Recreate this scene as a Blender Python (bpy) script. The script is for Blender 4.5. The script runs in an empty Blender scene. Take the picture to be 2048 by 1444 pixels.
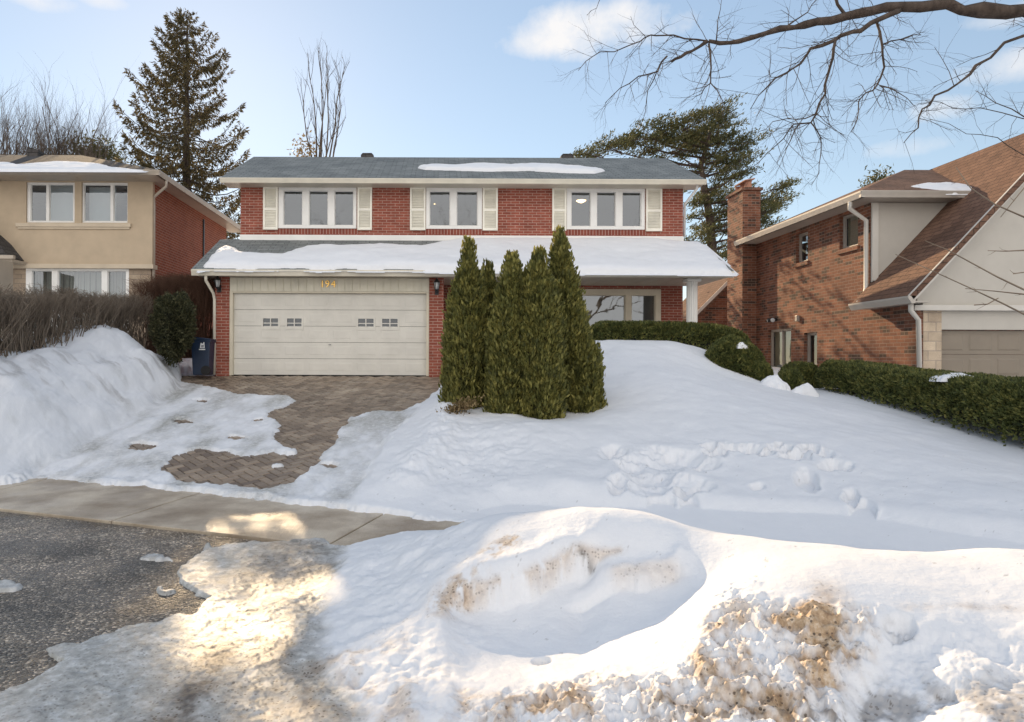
import bpy, math, random
import numpy as np
from mathutils import Vector, Matrix
R = math.radians
sc = bpy.context.scene
col = sc.collection
rng = np.random.default_rng(7)
random.seed(7)

# ------------------------------------------------------------------ camera / sky / sun
H = 1.75; F = 1400.0; CX = 875.0; CY = 722.0
cam_d = bpy.data.cameras.new('camera'); cam = bpy.data.objects.new('camera', cam_d); col.objects.link(cam)
cam.location = (0, 0, H); cam.rotation_euler = (R(90), R(-0.22), 0)
cam_d.sensor_width = 36; cam_d.lens = F/2048*36; cam_d.shift_x = (1024-CX)/2048.0
cam_d.clip_start = 0.05; cam_d.clip_end = 3000
sc.camera = cam
SUN_EL = R(22.9); SUN_AZ = R(-18.6)          # azimuth measured from +Y, negative to the left
sun_dir = Vector((math.sin(SUN_AZ)*math.cos(SUN_EL), math.cos(SUN_AZ)*math.cos(SUN_EL), math.sin(SUN_EL)))
sd = bpy.data.lights.new('sun', 'SUN'); sd.energy = 2.9; sd.angle = R(0.5); sd.color = (1, .74, .45)
so = bpy.data.objects.new('sun', sd); col.objects.link(so)
so.rotation_euler = sun_dir.to_track_quat('Z', 'Y').to_euler(); so.location = sun_dir*60
sc.view_settings.view_transform = 'Standard'; sc.view_settings.look = 'None'
sc.view_settings.exposure = 1.16; sc.view_settings.gamma = 1
w = bpy.data.worlds.new('World'); sc.world = w; w.use_nodes = True
nt = w.node_tree; nt.nodes.clear()
def N(t, kind, **kw):
    n = t.nodes.new(kind)
    for k, v in kw.items():
        if hasattr(n, k): setattr(n, k, v)
    return n
def mth(t, op, a, b=None, c=None, clamp=False):
    n = t.nodes.new('ShaderNodeMath'); n.operation = op; n.use_clamp = clamp
    for i, v in enumerate((a, b, c)):
        if v is None: continue
        if isinstance(v, (int, float)): n.inputs[i].default_value = v
        else: t.links.new(v, n.inputs[i])
    return n.outputs[0]
sky = N(nt, 'ShaderNodeTexSky'); sky.sky_type = 'NISHITA'; sky.sun_disc = False
sky.sun_elevation = SUN_EL; sky.sun_rotation = SUN_AZ
sky.altitude = 100; sky.air_density = 1.0; sky.dust_density = 0.1; sky.ozone_density = 1.2
bg = N(nt, 'ShaderNodeBackground'); bg.inputs[1].default_value = 0.12
tc = N(nt, 'ShaderNodeTexCoord'); sx = N(nt, 'ShaderNodeSeparateXYZ'); nt.links.new(tc.outputs['Generated'], sx.inputs[0])
az = mth(nt, 'ARCTAN2', sx.outputs[0], sx.outputs[1]); el = mth(nt, 'ARCSINE', sx.outputs[2])
nz = N(nt, 'ShaderNodeTexNoise'); nz.inputs['Scale'].default_value = 9; nz.inputs['Detail'].default_value = 8; nz.inputs['Roughness'].default_value = .6
nt.links.new(tc.outputs['Generated'], nz.inputs['Vector'])
nv = mth(nt, 'MULTIPLY', mth(nt, 'SUBTRACT', nz.outputs[0], .5), 4.2)
def dir_of(px, py):
    v = Vector(((px-CX)/F, 1, (CY-py)/F)).normalized(); return math.atan2(v.x, v.y), math.asin(v.z)
total = None
for px, py, rx, ry, amt in ((1170, 62, 190, 62, 1.0), (1110, 82, 130, 36, 1.0), (1215, 40, 120, 50, 1.0), (2010, 128, 130, 46, .9), (1900, 212, 95, 30, .7), (1830, 290, 100, 26, .55),
                            (60, 2, 95, 28, .8), (205, 6, 50, 18, .6), (2000, 30, 110, 30, .6), (-400, 200, 260, 70, .9), (2500, 160, 300, 70, .9)):
    a0, e0 = dir_of(px, py); a1, _ = dir_of(px+rx, py); _, e1 = dir_of(px, py-ry)
    da = mth(nt, 'DIVIDE', mth(nt, 'SUBTRACT', az, a0), abs(a1-a0)); de = mth(nt, 'DIVIDE', mth(nt, 'SUBTRACT', el, e0), abs(e1-e0))
    r2 = mth(nt, 'ADD', mth(nt, 'MULTIPLY', da, da), mth(nt, 'MULTIPLY', de, de))
    m = mth(nt, 'MULTIPLY', mth(nt, 'ADD', mth(nt, 'SUBTRACT', 1.0, r2), nv), .8, clamp=True)
    m = mth(nt, 'MULTIPLY', m, amt)
    total = m if total is None else mth(nt, 'MAXIMUM', total, m)
mixc = N(nt, 'ShaderNodeMix'); mixc.data_type = 'RGBA'
nt.links.new(total, mixc.inputs[0])
gam = N(nt, 'ShaderNodeGamma'); gam.inputs['Gamma'].default_value = 0.62
hsv = N(nt, 'ShaderNodeHueSaturation'); hsv.inputs['Saturation'].default_value = 1.08; hsv.inputs['Value'].default_value = 1.1
nt.links.new(sky.outputs[0], gam.inputs[0]); nt.links.new(gam.outputs[0], hsv.inputs['Color'])
nt.links.new(hsv.outputs[0], mixc.inputs[6]); mixc.inputs[7].default_value = (3.6, 3.55, 3.55, 1)
# bright cloud field added in unseen sky behind the viewer to brighten the shade
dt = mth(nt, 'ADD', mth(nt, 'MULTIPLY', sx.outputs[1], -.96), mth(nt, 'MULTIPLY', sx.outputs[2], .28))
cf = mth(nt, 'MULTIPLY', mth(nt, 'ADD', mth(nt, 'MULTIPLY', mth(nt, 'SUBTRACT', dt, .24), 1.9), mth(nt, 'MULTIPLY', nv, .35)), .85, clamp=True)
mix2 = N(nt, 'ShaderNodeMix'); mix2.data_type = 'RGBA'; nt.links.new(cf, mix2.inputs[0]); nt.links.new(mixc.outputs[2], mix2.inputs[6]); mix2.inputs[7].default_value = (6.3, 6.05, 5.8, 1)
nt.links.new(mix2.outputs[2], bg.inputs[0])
wo = N(nt, 'ShaderNodeOutputWorld'); nt.links.new(bg.outputs[0], wo.inputs[0])

# ------------------------------------------------------------------ helpers
def XP(px, Y): return (px-CX)/F*Y
def ZP(py, Y): return H+(CY-py)/F*Y
def W3(px, py, Y): return np.array((XP(px, Y), Y, ZP(py, Y)))
ORG = {}
def tag(o, label=None, cat=None, group=None, kind=None):
    if label: o['label'] = label
    if cat: o['category'] = cat
    if group: o['group'] = group
    if kind: o['kind'] = kind
    return o
def thing(name, loc, label, cat, group=None):
    o = bpy.data.objects.new(name, None); col.objects.link(o); o.location = loc; o.empty_display_size = .3
    ORG[o.name] = np.array(loc, float); return tag(o, label, cat, group)
class MB:
    def __init__(s, xf=None): s.v = []; s.f = []; s.xf = xf
    def add(s, vs, fs):
        b = len(s.v)
        for p in vs: s.v.append(s.xf(*p) if s.xf else tuple(p))
        for f in fs: s.f.append(tuple(i+b for i in f))
        return s
    def box(s, x0, x1, y0, y1, z0, z1):
        if x1 < x0: x0, x1 = x1, x0
        return s.add([(x0,y0,z0),(x1,y0,z0),(x1,y1,z0),(x0,y1,z0),(x0,y0,z1),(x1,y0,z1),(x1,y1,z1),(x0,y1,z1)],
                     [(0,3,2,1),(4,5,6,7),(0,1,5,4),(1,2,6,5),(2,3,7,6),(3,0,4,7)])
    def prism(s, prof, a0, a1, axis='y'):       # profile extruded along an axis
        n = len(prof); vs = []
        for a in (a0, a1):
            for p, q in prof: vs.append((p, a, q) if axis == 'y' else (a, p, q) if axis == 'x' else (p, q, a))
        fs = [tuple(range(n)), tuple(range(2*n-1, n-1, -1))]+[(i, i+n, (i+1) % n+n, (i+1) % n) for i in range(n)]
        return s.add(vs, fs)
    def slab(s, a, b, c, d, th):                # quad (a,b,c,d) given thickness along -normal
        a, b, c, d = [Vector(p) for p in (a, b, c, d)]
        n = (b-a).cross(d-a).normalized()*th
        return s.add([a,b,c,d,a-n,b-n,c-n,d-n], [(0,1,2,3),(7,6,5,4),(0,4,5,1),(1,5,6,2),(2,6,7,3),(3,7,4,0)])
    def tube(s, pts, rad, n=6, cap=True):
        pts = [Vector(p) for p in pts]; m = len(pts)
        if isinstance(rad, (int, float)): rad = [rad]*m
        vs = []; up = None
        for i, p in enumerate(pts):
            d = (pts[min(i+1, m-1)]-pts[max(i-1, 0)]).normalized()
            if up is None: up = Vector((0,0,1)) if abs(d.z) < .9 else Vector((1,0,0))
            u = d.cross(up).normalized(); v = u.cross(d); up = v
            for k in range(n):
                a = 2*math.pi*k/n; vs.append(p+u*math.cos(a)*rad[i]+v*math.sin(a)*rad[i])
        fs = [(i*n+k, i*n+(k+1) % n, (i+1)*n+(k+1) % n, (i+1)*n+k) for i in range(m-1) for k in range(n)]
        if cap: fs += [tuple(range(n-1, -1, -1)), tuple(range((m-1)*n, m*n))]
        return s.add(vs, fs)
    def lathe(s, cx, cy, prof, n=12):
        vs = [(cx+r*math.cos(2*math.pi*k/n), cy+r*math.sin(2*math.pi*k/n), z) for r, z in prof for k in range(n)]
        m = len(prof)
        fs = [(i*n+k, i*n+(k+1) % n, (i+1)*n+(k+1) % n, (i+1)*n+k) for i in range(m-1) for k in range(n)]
        fs += [tuple(range(n-1, -1, -1)), tuple(range((m-1)*n, m*n))]
        return s.add(vs, fs)
    def build(s, name, mat, parent=None, smooth=False, bevel=0):
        return mesh_obj(name, np.array([tuple(p) for p in s.v], float), s.f, mat, parent, smooth, bevel)
def mesh_obj(name, V, faces, mat, parent=None, smooth=False, bevel=0, uv=True, org=None):
    me = bpy.data.meshes.new(name)
    L = ORG[parent.name] if parent is not None else (np.zeros(3) if org is None else np.array(org, float))
    me.from_pydata((V-L).tolist() if not isinstance(faces, np.ndarray) else [], [], faces if not isinstance(faces, np.ndarray) else [])
    if isinstance(faces, np.ndarray):
        k = faces.shape[1]
        me.vertices.add(len(V)); me.vertices.foreach_set('co', (V-L).astype(np.float32).ravel())
        me.loops.add(faces.size); me.loops.foreach_set('vertex_index', faces.astype(np.int32).ravel())
        me.polygons.add(len(faces)); me.polygons.foreach_set('loop_start', (np.arange(len(faces))*k).astype(np.int32))
        try: me.polygons.foreach_set('loop_total', np.full(len(faces), k, np.int32))
        except Exception: pass
        me.update(calc_edges=True)
    if uv and len(me.polygons) < 60000 and not isinstance(faces, np.ndarray):
        ul = me.uv_layers.new(name='UVMap'); vv = V
        for p in me.polygons:
            n = p.normal
            if abs(n.z) > .98: u = Vector((1,0,0)); v = Vector((0,1,0))
            else: u = Vector((0,0,1)).cross(n).normalized(); v = n.cross(u)
            for li in p.loop_indices:
                q = Vector(vv[me.loops[li].vertex_index]); ul.data[li].uv = (q.dot(u), q.dot(v))
    if smooth: me.polygons.foreach_set('use_smooth', [True]*len(me.polygons))
    if mat: me.materials.append(mat)
    o = bpy.data.objects.new(name, me); col.objects.link(o)
    if parent is not None: o.parent = parent
    elif org is not None: o.location = org
    ORG[o.name] = L
    if bevel:
        b = o.modifiers.new('bevel', 'BEVEL'); b.width = bevel; b.segments = 2; b.limit_method = 'ANGLE'
    return o
# --- noise
def _hash(ix, iy, seed):
    h = (ix.astype(np.int64)*374761393 + iy.astype(np.int64)*668265263 + seed*1442695041) & 0xffffffff
    h = ((h ^ (h >> 13))*1274126177) & 0xffffffff; h = h ^ (h >> 16)
    return (h & 0xffff)/65535.0
def vnoise(x, y, seed=0):
    ix = np.floor(x); iy = np.floor(y); fx = x-ix; fy = y-iy
    fx = fx*fx*fx*(fx*(fx*6-15)+10); fy = fy*fy*fy*(fy*(fy*6-15)+10)
    a = _hash(ix, iy, seed); b = _hash(ix+1, iy, seed); c = _hash(ix, iy+1, seed); d = _hash(ix+1, iy+1, seed)
    return (a+(b-a)*fx+(c-a)*fy+(a-b-c+d)*fx*fy)*2-1
def fbm(x, y, seed=0, oct=4, gain=.5):
    s = 0; a = 1; t = 0
    for o in range(oct):
        s = s+a*vnoise(x*2**o*1.03+o*17.3, y*2**o*.97+o*9.1, seed+o); t += a; a *= gain
    return s/t
def sstep(a, b, x):
    t = np.clip((x-a)/(b-a), 0, 1); return t*t*(3-2*t)
def sdf(px, py, poly):                           # negative inside
    poly = np.array(poly, float); d2 = np.full(px.shape, 1e18); ins = np.zeros(px.shape, bool)
    for i in range(len(poly)):
        a = poly[i]; b = poly[(i+1) % len(poly)]; e = b-a
        wx = px-a[0]; wy = py-a[1]; t = np.clip((wx*e[0]+wy*e[1])/(e@e+1e-9), 0, 1)
        d2 = np.minimum(d2, (wx-e[0]*t)**2+(wy-e[1]*t)**2)
        c = ((a[1] <= py) & (b[1] > py)) | ((b[1] <= py) & (a[1] > py))
        if abs(e[1]) > 1e-9: ins ^= c & (px < a[0]+(py-a[1])/e[1]*e[0])
    d = np.sqrt(d2); return np.where(ins, -d, d)

# ------------------------------------------------------------------ materials
def mat(name, rgb, rough=.6, spec=.5, metal=0):
    m = bpy.data.materials.new(name); m.use_nodes = True
    b = m.node_tree.nodes['Principled BSDF']; b.inputs['Base Color'].default_value = (*rgb, 1)
    b.inputs['Roughness'].default_value = rough; b.inputs['Specular IOR Level'].default_value = spec; b.inputs['Metallic'].default_value = metal
    return m
def ramp(t, fac, stops):
    r = N(t, 'ShaderNodeValToRGB'); t.links.new(fac, r.inputs[0]); e = r.color_ramp.elements
    while len(e) > 1: e.remove(e[0])
    e[0].position = stops[0][0]; e[0].color = (*stops[0][1], 1)
    for p, c in stops[1:]:
        q = e.new(p); q.color = (*c, 1)
    return r.outputs[0]
def noise(t, scale, detail=4, coord='Object', rough=.55, stretch=None):
    c = N(t, 'ShaderNodeTexCoord'); n = N(t, 'ShaderNodeTexNoise'); n.inputs['Scale'].default_value = scale
    n.inputs['Detail'].default_value = detail; n.inputs['Roughness'].default_value = rough
    if stretch:
        mp = N(t, 'ShaderNodeMapping'); mp.inputs['Scale'].default_value = stretch
        t.links.new(c.outputs[coord], mp.inputs[0]); t.links.new(mp.outputs[0], n.inputs['Vector'])
    else: t.links.new(c.outputs[coord], n.inputs['Vector'])
    return n.outputs[0]
def bump(t, h, strength=.3, dist=.01, normal=None):
    b = N(t, 'ShaderNodeBump'); b.inputs['Strength'].default_value = strength; b.inputs['Distance'].default_value = dist
    t.links.new(h, b.inputs['Height'])
    if normal is not None: t.links.new(normal, b.inputs['Normal'])
    return b.outputs[0]
def mix(t, fac, a, b, blend='MIX'):
    m = N(t, 'ShaderNodeMix'); m.data_type = 'RGBA'; m.blend_type = blend
    if isinstance(fac, (int, float)): m.inputs[0].default_value = fac
    else: t.links.new(fac, m.inputs[0])
    for i, v in ((6, a), (7, b)):
        if isinstance(v, tuple): m.inputs[i].default_value = (*v, 1)
        else: t.links.new(v, m.inputs[i])
    return m.outputs[2]
def painted(name, rgb, rough=.45, var=.06, bs=.1):
    m = mat(name, rgb, rough); t = m.node_tree; b = t.nodes['Principled BSDF']
    n = noise(t, 2.5, 5); lo = tuple(c*(1-var*2) for c in rgb); hi = tuple(min(1, c*(1+var)) for c in rgb)
    t.links.new(ramp(t, n, [(.3, lo), (.7, hi)]), b.inputs['Base Color'])
    t.links.new(bump(t, noise(t, 60, 3), bs, .004), b.inputs['Normal']); return m
def brick_mat(name, c1, c2, mortar, bw=.25, rh=.09, ms=.011, dark=None, bias=0, bmp=.6, vary=.35):
    m = mat(name, c1, .85, .25); t = m.node_tree; b = t.nodes['Principled BSDF']
    c = N(t, 'ShaderNodeTexCoord'); br = N(t, 'ShaderNodeTexBrick')
    br.offset = .5; br.inputs['Scale'].default_value = 1; br.inputs['Brick Width'].default_value = bw; br.inputs['Row Height'].default_value = rh
    br.inputs['Mortar Size'].default_value = ms; br.inputs['Mortar Smooth'].default_value = .25; br.inputs['Bias'].default_value = bias
    br.inputs['Color1'].default_value = (*c1, 1); br.inputs['Color2'].default_value = (*c2, 1); br.inputs['Mortar'].default_value = (*mortar, 1)
    t.links.new(c.outputs['UV'], br.inputs['Vector'])
    colr = br.outputs['Color']
    if dark:       # scattered dark-burnt bricks, one tone per brick
        fl = N(t, 'ShaderNodeSeparateXYZ'); t.links.new(c.outputs['UV'], fl.inputs[0])
        row = mth(t, 'FLOOR', mth(t, 'DIVIDE', fl.outputs[1], rh))
        off = mth(t, 'MULTIPLY', mth(t, 'MODULO', mth(t, 'ABSOLUTE', row), 2), .5)
        cl = mth(t, 'FLOOR', mth(t, 'ADD', mth(t, 'DIVIDE', fl.outputs[0], bw), off))
        cb = N(t, 'ShaderNodeCombineXYZ'); t.links.new(row, cb.inputs[0]); t.links.new(cl, cb.inputs[1])
        wn = N(t, 'ShaderNodeTexWhiteNoise'); wn.noise_dimensions = '2D'; t.links.new(cb.outputs[0], wn.inputs['Vector'])
        msk = mth(t, 'MULTIPLY', mth(t, 'GREATER_THAN', wn.outputs[0], .84), mth(t, 'SUBTRACT', 1, br.outputs['Fac']))
        colr = mix(t, msk, colr, dark)
    n = noise(t, 3, 6); n2 = noise(t, 45, 4)
    colr = mix(t, vary, colr, ramp(t, n, [(.25, (.55, .5, .48)), (.75, (1.25, 1.2, 1.15))]), 'MULTIPLY')
    colr = mix(t, .25, colr, ramp(t, n2, [(.3, (.6, .6, .6)), (.7, (1.3, 1.3, 1.3))]), 'MULTIPLY')
    t.links.new(colr, b.inputs['Base Color'])
    hgt = mth(t, 'ADD', mth(t, 'SUBTRACT', 1, br.outputs['Fac']), mth(t, 'MULTIPLY', n2, .5))
    t.links.new(bump(t, hgt, bmp, .008), b.inputs['Normal']); return m
def shingle_mat(name, a, b_, c_):
    m = mat(name, a, .9, .2); t = m.node_tree; b = t.nodes['Principled BSDF']
    c = N(t, 'ShaderNodeTexCoord'); br = N(t, 'ShaderNodeTexBrick'); br.offset = .37; br.offset_frequency = 2
    br.inputs['Scale'].default_value = 1; br.inputs['Brick Width'].default_value = .31; br.inputs['Row Height'].default_value = .14
    br.inputs['Mortar Size'].default_value = .009; br.inputs['Mortar Smooth'].default_value = .4
    br.inputs['Color1'].default_value = (*a, 1); br.inputs['Color2'].default_value = (*b_, 1); br.inputs['Mortar'].default_value = (*c_, 1)
    t.links.new(c.outputs['UV'], br.inputs['Vector'])
    colr = mix(t, .6, br.outputs['Color'], ramp(t, noise(t, 1.3, 6), [(.3, (.6, .62, .64)), (.7, (1.3, 1.28, 1.25))]), 'MULTIPLY')
    colr = mix(t, .5, colr, ramp(t, noise(t, 30, 3), [(.3, (.6, .6, .6)), (.7, (1.4, 1.4, 1.4))]), 'MULTIPLY')
    t.links.new(colr, b.inputs['Base Color'])
    fl = N(t, 'ShaderNodeSeparateXYZ'); t.links.new(c.outputs['UV'], fl.inputs[0])
    saw = mth(t, 'SUBTRACT', 1, mth(t, 'FRACT', mth(t, 'DIVIDE', fl.outputs[1], .14)))
    hh = mth(t, 'ADD', mth(t, 'MULTIPLY', saw, 1.0), mth(t, 'ADD', mth(t, 'MULTIPLY', br.outputs['Fac'], -.6), mth(t, 'MULTIPLY', noise(t, 9, 3), .9)))
    t.links.new(bump(t, hh, .8, .02), b.inputs['Normal']); return m
def foliage_mat(name, c1, c2, c3, trans=.35, nscale=2.2):
    m = mat(name, c1, .55, .3); t = m.node_tree; b = t.nodes['Principled BSDF']
    g = N(t, 'ShaderNodeNewGeometry')
    f = mth(t, 'ADD', mth(t, 'MULTIPLY', noise(t, nscale, 4), .65), mth(t, 'MULTIPLY', g.outputs['Random Per Island'], .35))
    cr = ramp(t, f, [(.3, c1), (.5, c2), (.72, c3)])
    t.links.new(cr, b.inputs['Base Color'])
    tr = N(t, 'ShaderNodeBsdfTranslucent'); t.links.new(mix(t, .5, cr, c3), tr.inputs[0])
    mx = N(t, 'ShaderNodeMixShader'); mx.inputs[0].default_value = trans
    out = t.nodes['Material Output']; t.links.new(b.outputs[0], mx.inputs[1]); t.links.new(tr.outputs[0], mx.inputs[2]); t.links.new(mx.outputs[0], out.inputs[0])
    return m
def bark_mat(name, c1, c2, scale=12):
    m = mat(name, c1, .9, .2); t = m.node_tree; b = t.nodes['Principled BSDF']
    n = noise(t, scale, 6, stretch=(1, 1, .3)); t.links.new(ramp(t, n, [(.3, c1), (.7, c2)]), b.inputs['Base Color'])
    t.links.new(bump(t, n, .7, .02), b.inputs['Normal']); return m
def snow_mat(name, attrs=False):
    m = mat(name, (.76, .77, .80), .62, .35); t = m.node_tree; b = t.nodes['Principled BSDF']
    n1 = noise(t, 5, 6); n2 = noise(t, 38, 4); n3 = noise(t, 260, 2)
    base = mix(t, n1, (.72, .735, .77), (.80, .81, .83))
    if attrs:
        a1 = N(t, 'ShaderNodeAttribute'); a1.attribute_name = 'dirt'; a2 = N(t, 'ShaderNodeAttribute'); a2.attribute_name = 'ice'; a3 = N(t, 'ShaderNodeAttribute'); a3.attribute_name = 'salt'
        nd = noise(t, 14, 8, rough=.7)
        icec = ramp(t, nd, [(.25, (.22, .215, .20)), (.5, (.45, .45, .43)), (.68, (.68, .69, .69))])
        base = mix(t, a2.outputs['Fac'], base, icec)
        sc_ = ramp(t, noise(t, 22, 6, rough=.7), [(.3, (.22, .13, .07)), (.52, (.50, .36, .23)), (.7, (.72, .62, .50))])
        base = mix(t, a3.outputs['Fac'], base, sc_)
        dc = ramp(t, nd, [(.3, (.05, .04, .035)), (.65, (.22, .19, .16))])
        base = mix(t, a1.outputs['Fac'], base, dc)
        rg = mth(t, 'SUBTRACT', .62, mth(t, 'MULTIPLY', a2.outputs['Fac'], mth(t, 'MULTIPLY', noise(t, 6, 4), .30))); t.links.new(rg, b.inputs['Roughness'])
    if attrs:       # dark grit frozen into the dirty and icy parts
        gv = N(t, 'ShaderNodeTexVoronoi'); gv.inputs['Scale'].default_value = 55; cc_ = N(t, 'ShaderNodeTexCoord'); t.links.new(cc_.outputs['Object'], gv.inputs['Vector'])
        gs = N(t, 'ShaderNodeSeparateColor'); t.links.new(gv.outputs['Color'], gs.inputs[0])
        gm = mth(t, 'MULTIPLY', mth(t, 'GREATER_THAN', gs.outputs[0], .80), mth(t, 'LESS_THAN', gv.outputs['Distance'], .42))
        gm = mth(t, 'MULTIPLY', gm, mth(t, 'ADD', mth(t, 'MULTIPLY', a3.outputs['Fac'], .8), mth(t, 'ADD', mth(t, 'MULTIPLY', a1.outputs['Fac'], .8), mth(t, 'MULTIPLY', a2.outputs['Fac'], .30))), clamp=True)
        base = mix(t, gm, base, (.10, .075, .055))
    t.links.new(base, b.inputs['Base Color'])
    hh = mth(t, 'ADD', mth(t, 'MULTIPLY', n2, 1.0), mth(t, 'MULTIPLY', n3, .25))
    t.links.new(bump(t, hh, .35, .012), b.inputs['Normal'])
    return m
M = {}
M['brick'] = brick_mat('red_brick', (.34, .105, .072), (.245, .07, .05), (.48, .33, .27), bw=.235, rh=.074, ms=.0075, vary=.6)
M['soldier'] = brick_mat('red_brick_soldier', (.27, .08, .055), (.215, .06, .043), (.42, .27, .23), bw=.085, rh=.3)
M['brick_left'] = brick_mat('orange_brick', (.30, .085, .042), (.24, .065, .034), (.36, .24, .18), bw=.22, rh=.078, ms=.008)
M['brick_multi'] = brick_mat('multi_brick', (.27, .115, .068), (.165, .07, .046), (.28, .21, .165), bw=.24, rh=.078, ms=.007, dark=(.085, .055, .042), vary=.7)
M['stone'] = brick_mat('ledge_stone', (.44, .36, .27), (.32, .26, .20), (.26, .22, .18), bw=.42, rh=.13, ms=.008, vary=.6)
M['stone_r'] = brick_mat('cut_stone', (.60, .50, .38), (.46, .38, .29), (.40, .34, .28), bw=.33, rh=.2, ms=.012, vary=.6)
M['shingle'] = shingle_mat('grey_shingle', (.25, .265, .262), (.19, .205, .205), (.09, .10, .10))
M['shingle_l'] = shingle_mat('dark_shingle', (.085, .08, .078), (.065, .06, .06), (.03, .03, .03))
M['shingle_b'] = shingle_mat('brown_shingle', (.20, .115, .08), (.15, .085, .06), (.07, .045, .035))
M['trim'] = painted('cream_trim', (.66, .60, .47)); M['siding'] = painted('cream_siding', (.74, .70, .57))
M['gutter'] = painted('gutter_cream', (.70, .65, .54), .35); M['shutter'] = painted('shutter_cream', (.86, .83, .73))
M['garage'] = painted('garage_door_paint', (.69, .665, .60), .4, .04); M['white'] = painted('white_vinyl', (.80, .79, .76), .35, .03)
M['soffit'] = painted('soffit_beige', (.50, .45, .37)); M['stucco'] = painted('tan_stucco', (.50, .40, .285), .9, .05, .35)
M['stucco_trim'] = painted('stucco_trim', (.58, .49, .37), .8); M['gutter_l'] = painted('taupe_gutter', (.42, .36, .29), .4)
M['stucco_r'] = painted('grey_stucco', (.50, .47, .42), .9, .03, .3); M['trim_r'] = painted('grey_trim', (.58, .55, .50), .5, .03)
M['gutter_r'] = painted('grey_gutter', (.46, .42, .37), .4); M['garage_r'] = painted('taupe_door', (.23, .19, .145), .5, .04)
M['frame_r'] = painted('taupe_frame', (.34, .30, .26), .5)
M['black'] = mat('black_metal', (.015, .015, .017), .4); M['frost'] = mat('lantern_glass', (.55, .57, .58), .15)
M['dark'] = mat('dark_interior', (.03, .028, .025), .8); M['room'] = mat('room_paint', (.15, .17, .18), .9); M['curtain'] = painted('curtain', (.42, .40, .34), .9)
M['blind'] = painted('pale_blind', (.62, .63, .63), .8, .02); M['blind_tan'] = painted('tan_blind', (.50, .42, .28), .8, .05)
M['gold'] = mat('brass', (.70, .45, .14), .25, .5, 1); M['steel'] = mat('steel', (.3, .3, .3), .4, .5, 1)
M['bin'] = painted('navy_plastic', (.012, .028, .065), .4, .15); M['bin_mark'] = mat('bin_white', (.75, .77, .78), .5); M['rubber'] = mat('rubber', (.01, .01, .011), .7)
M['snow'] = snow_mat('snow'); M['snow_g'] = snow_mat('ground_snow', True)
M['clay'] = painted('clay_pot', (.40, .20, .13), .8)
M['wood'] = painted('dark_door', (.05, .035, .03), .5)
M['cedar'] = foliage_mat('cedar_foliage', (.042, .050, .017), (.175, .18, .056), (.42, .37, .11), .44, 6.5)
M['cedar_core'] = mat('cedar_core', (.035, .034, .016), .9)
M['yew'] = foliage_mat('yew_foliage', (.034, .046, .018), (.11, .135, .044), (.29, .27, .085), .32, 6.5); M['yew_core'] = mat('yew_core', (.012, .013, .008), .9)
M['shrub_g'] = foliage_mat('shrub_foliage', (.022, .026, .014), (.06, .065, .03), (.13, .12, .06), .25, 5)
M['spruce'] = foliage_mat('spruce_foliage', (.04, .036, .02), (.085, .072, .034), (.19, .145, .065), .35, 1.2)
M['pine'] = foliage_mat('pine_foliage', (.032, .042, .018), (.07, .078, .030), (.15, .14, .055), .35, 1.0)
M['bark'] = bark_mat('grey_bark', (.06, .048, .04), (.16, .13, .11)); M['bark_d'] = bark_mat('dark_bark', (.045, .034, .028), (.11, .085, .07))
M['twig'] = bark_mat('twig', (.13, .10, .075), (.27, .22, .17), 5); M['twig_red'] = bark_mat('russet_twig', (.085, .045, .030), (.16, .09, .06), 5)
M['dryleaf'] = foliage_mat('dry_leaf', (.12, .08, .04), (.24, .17, .08), (.36, .27, .14), .3, 6)
def glass_mat(name, refl=.45, tint=(.75, .8, .82), rough=.015):
    m = bpy.data.materials.new(name); m.use_nodes = True; t = m.node_tree; t.nodes.clear()
    out = N(t, 'ShaderNodeOutputMaterial'); tr = N(t, 'ShaderNodeBsdfTransparent'); tr.inputs[0].default_value = (*tint, 1)
    gl = N(t, 'ShaderNodeBsdfGlossy'); gl.inputs['Roughness'].default_value = rough; gl.inputs[0].default_value = (.9, .95, 1, 1)
    c = N(t, 'ShaderNodeTexCoord'); nn = N(t, 'ShaderNodeTexNoise'); nn.inputs['Scale'].default_value = 1.4; t.links.new(c.outputs['Object'], nn.inputs['Vector'])
    t.links.new(bump(t, nn.outputs[0], .06, .05), gl.inputs['Normal'])
    mx = N(t, 'ShaderNodeMixShader'); mx.inputs[0].default_value = refl
    t.links.new(tr.outputs[0], mx.inputs[1]); t.links.new(gl.outputs[0], mx.inputs[2]); t.links.new(mx.outputs[0], out.inputs[0]); return m
M['glass'] = glass_mat('window_glass', .17, (.62, .68, .70)); M['glass_dark'] = glass_mat('door_glass', .10, (.5, .5, .48))
def lamp_mat():
    m = mat('lit_bowl', (.8, .6, .35)); b = m.node_tree.nodes['Principled BSDF']
    b.inputs['Emission Color'].default_value = (1, .62, .28, 1); b.inputs['Emission Strength'].default_value = 3.0; return m
M['lamp'] = lamp_mat()
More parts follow.
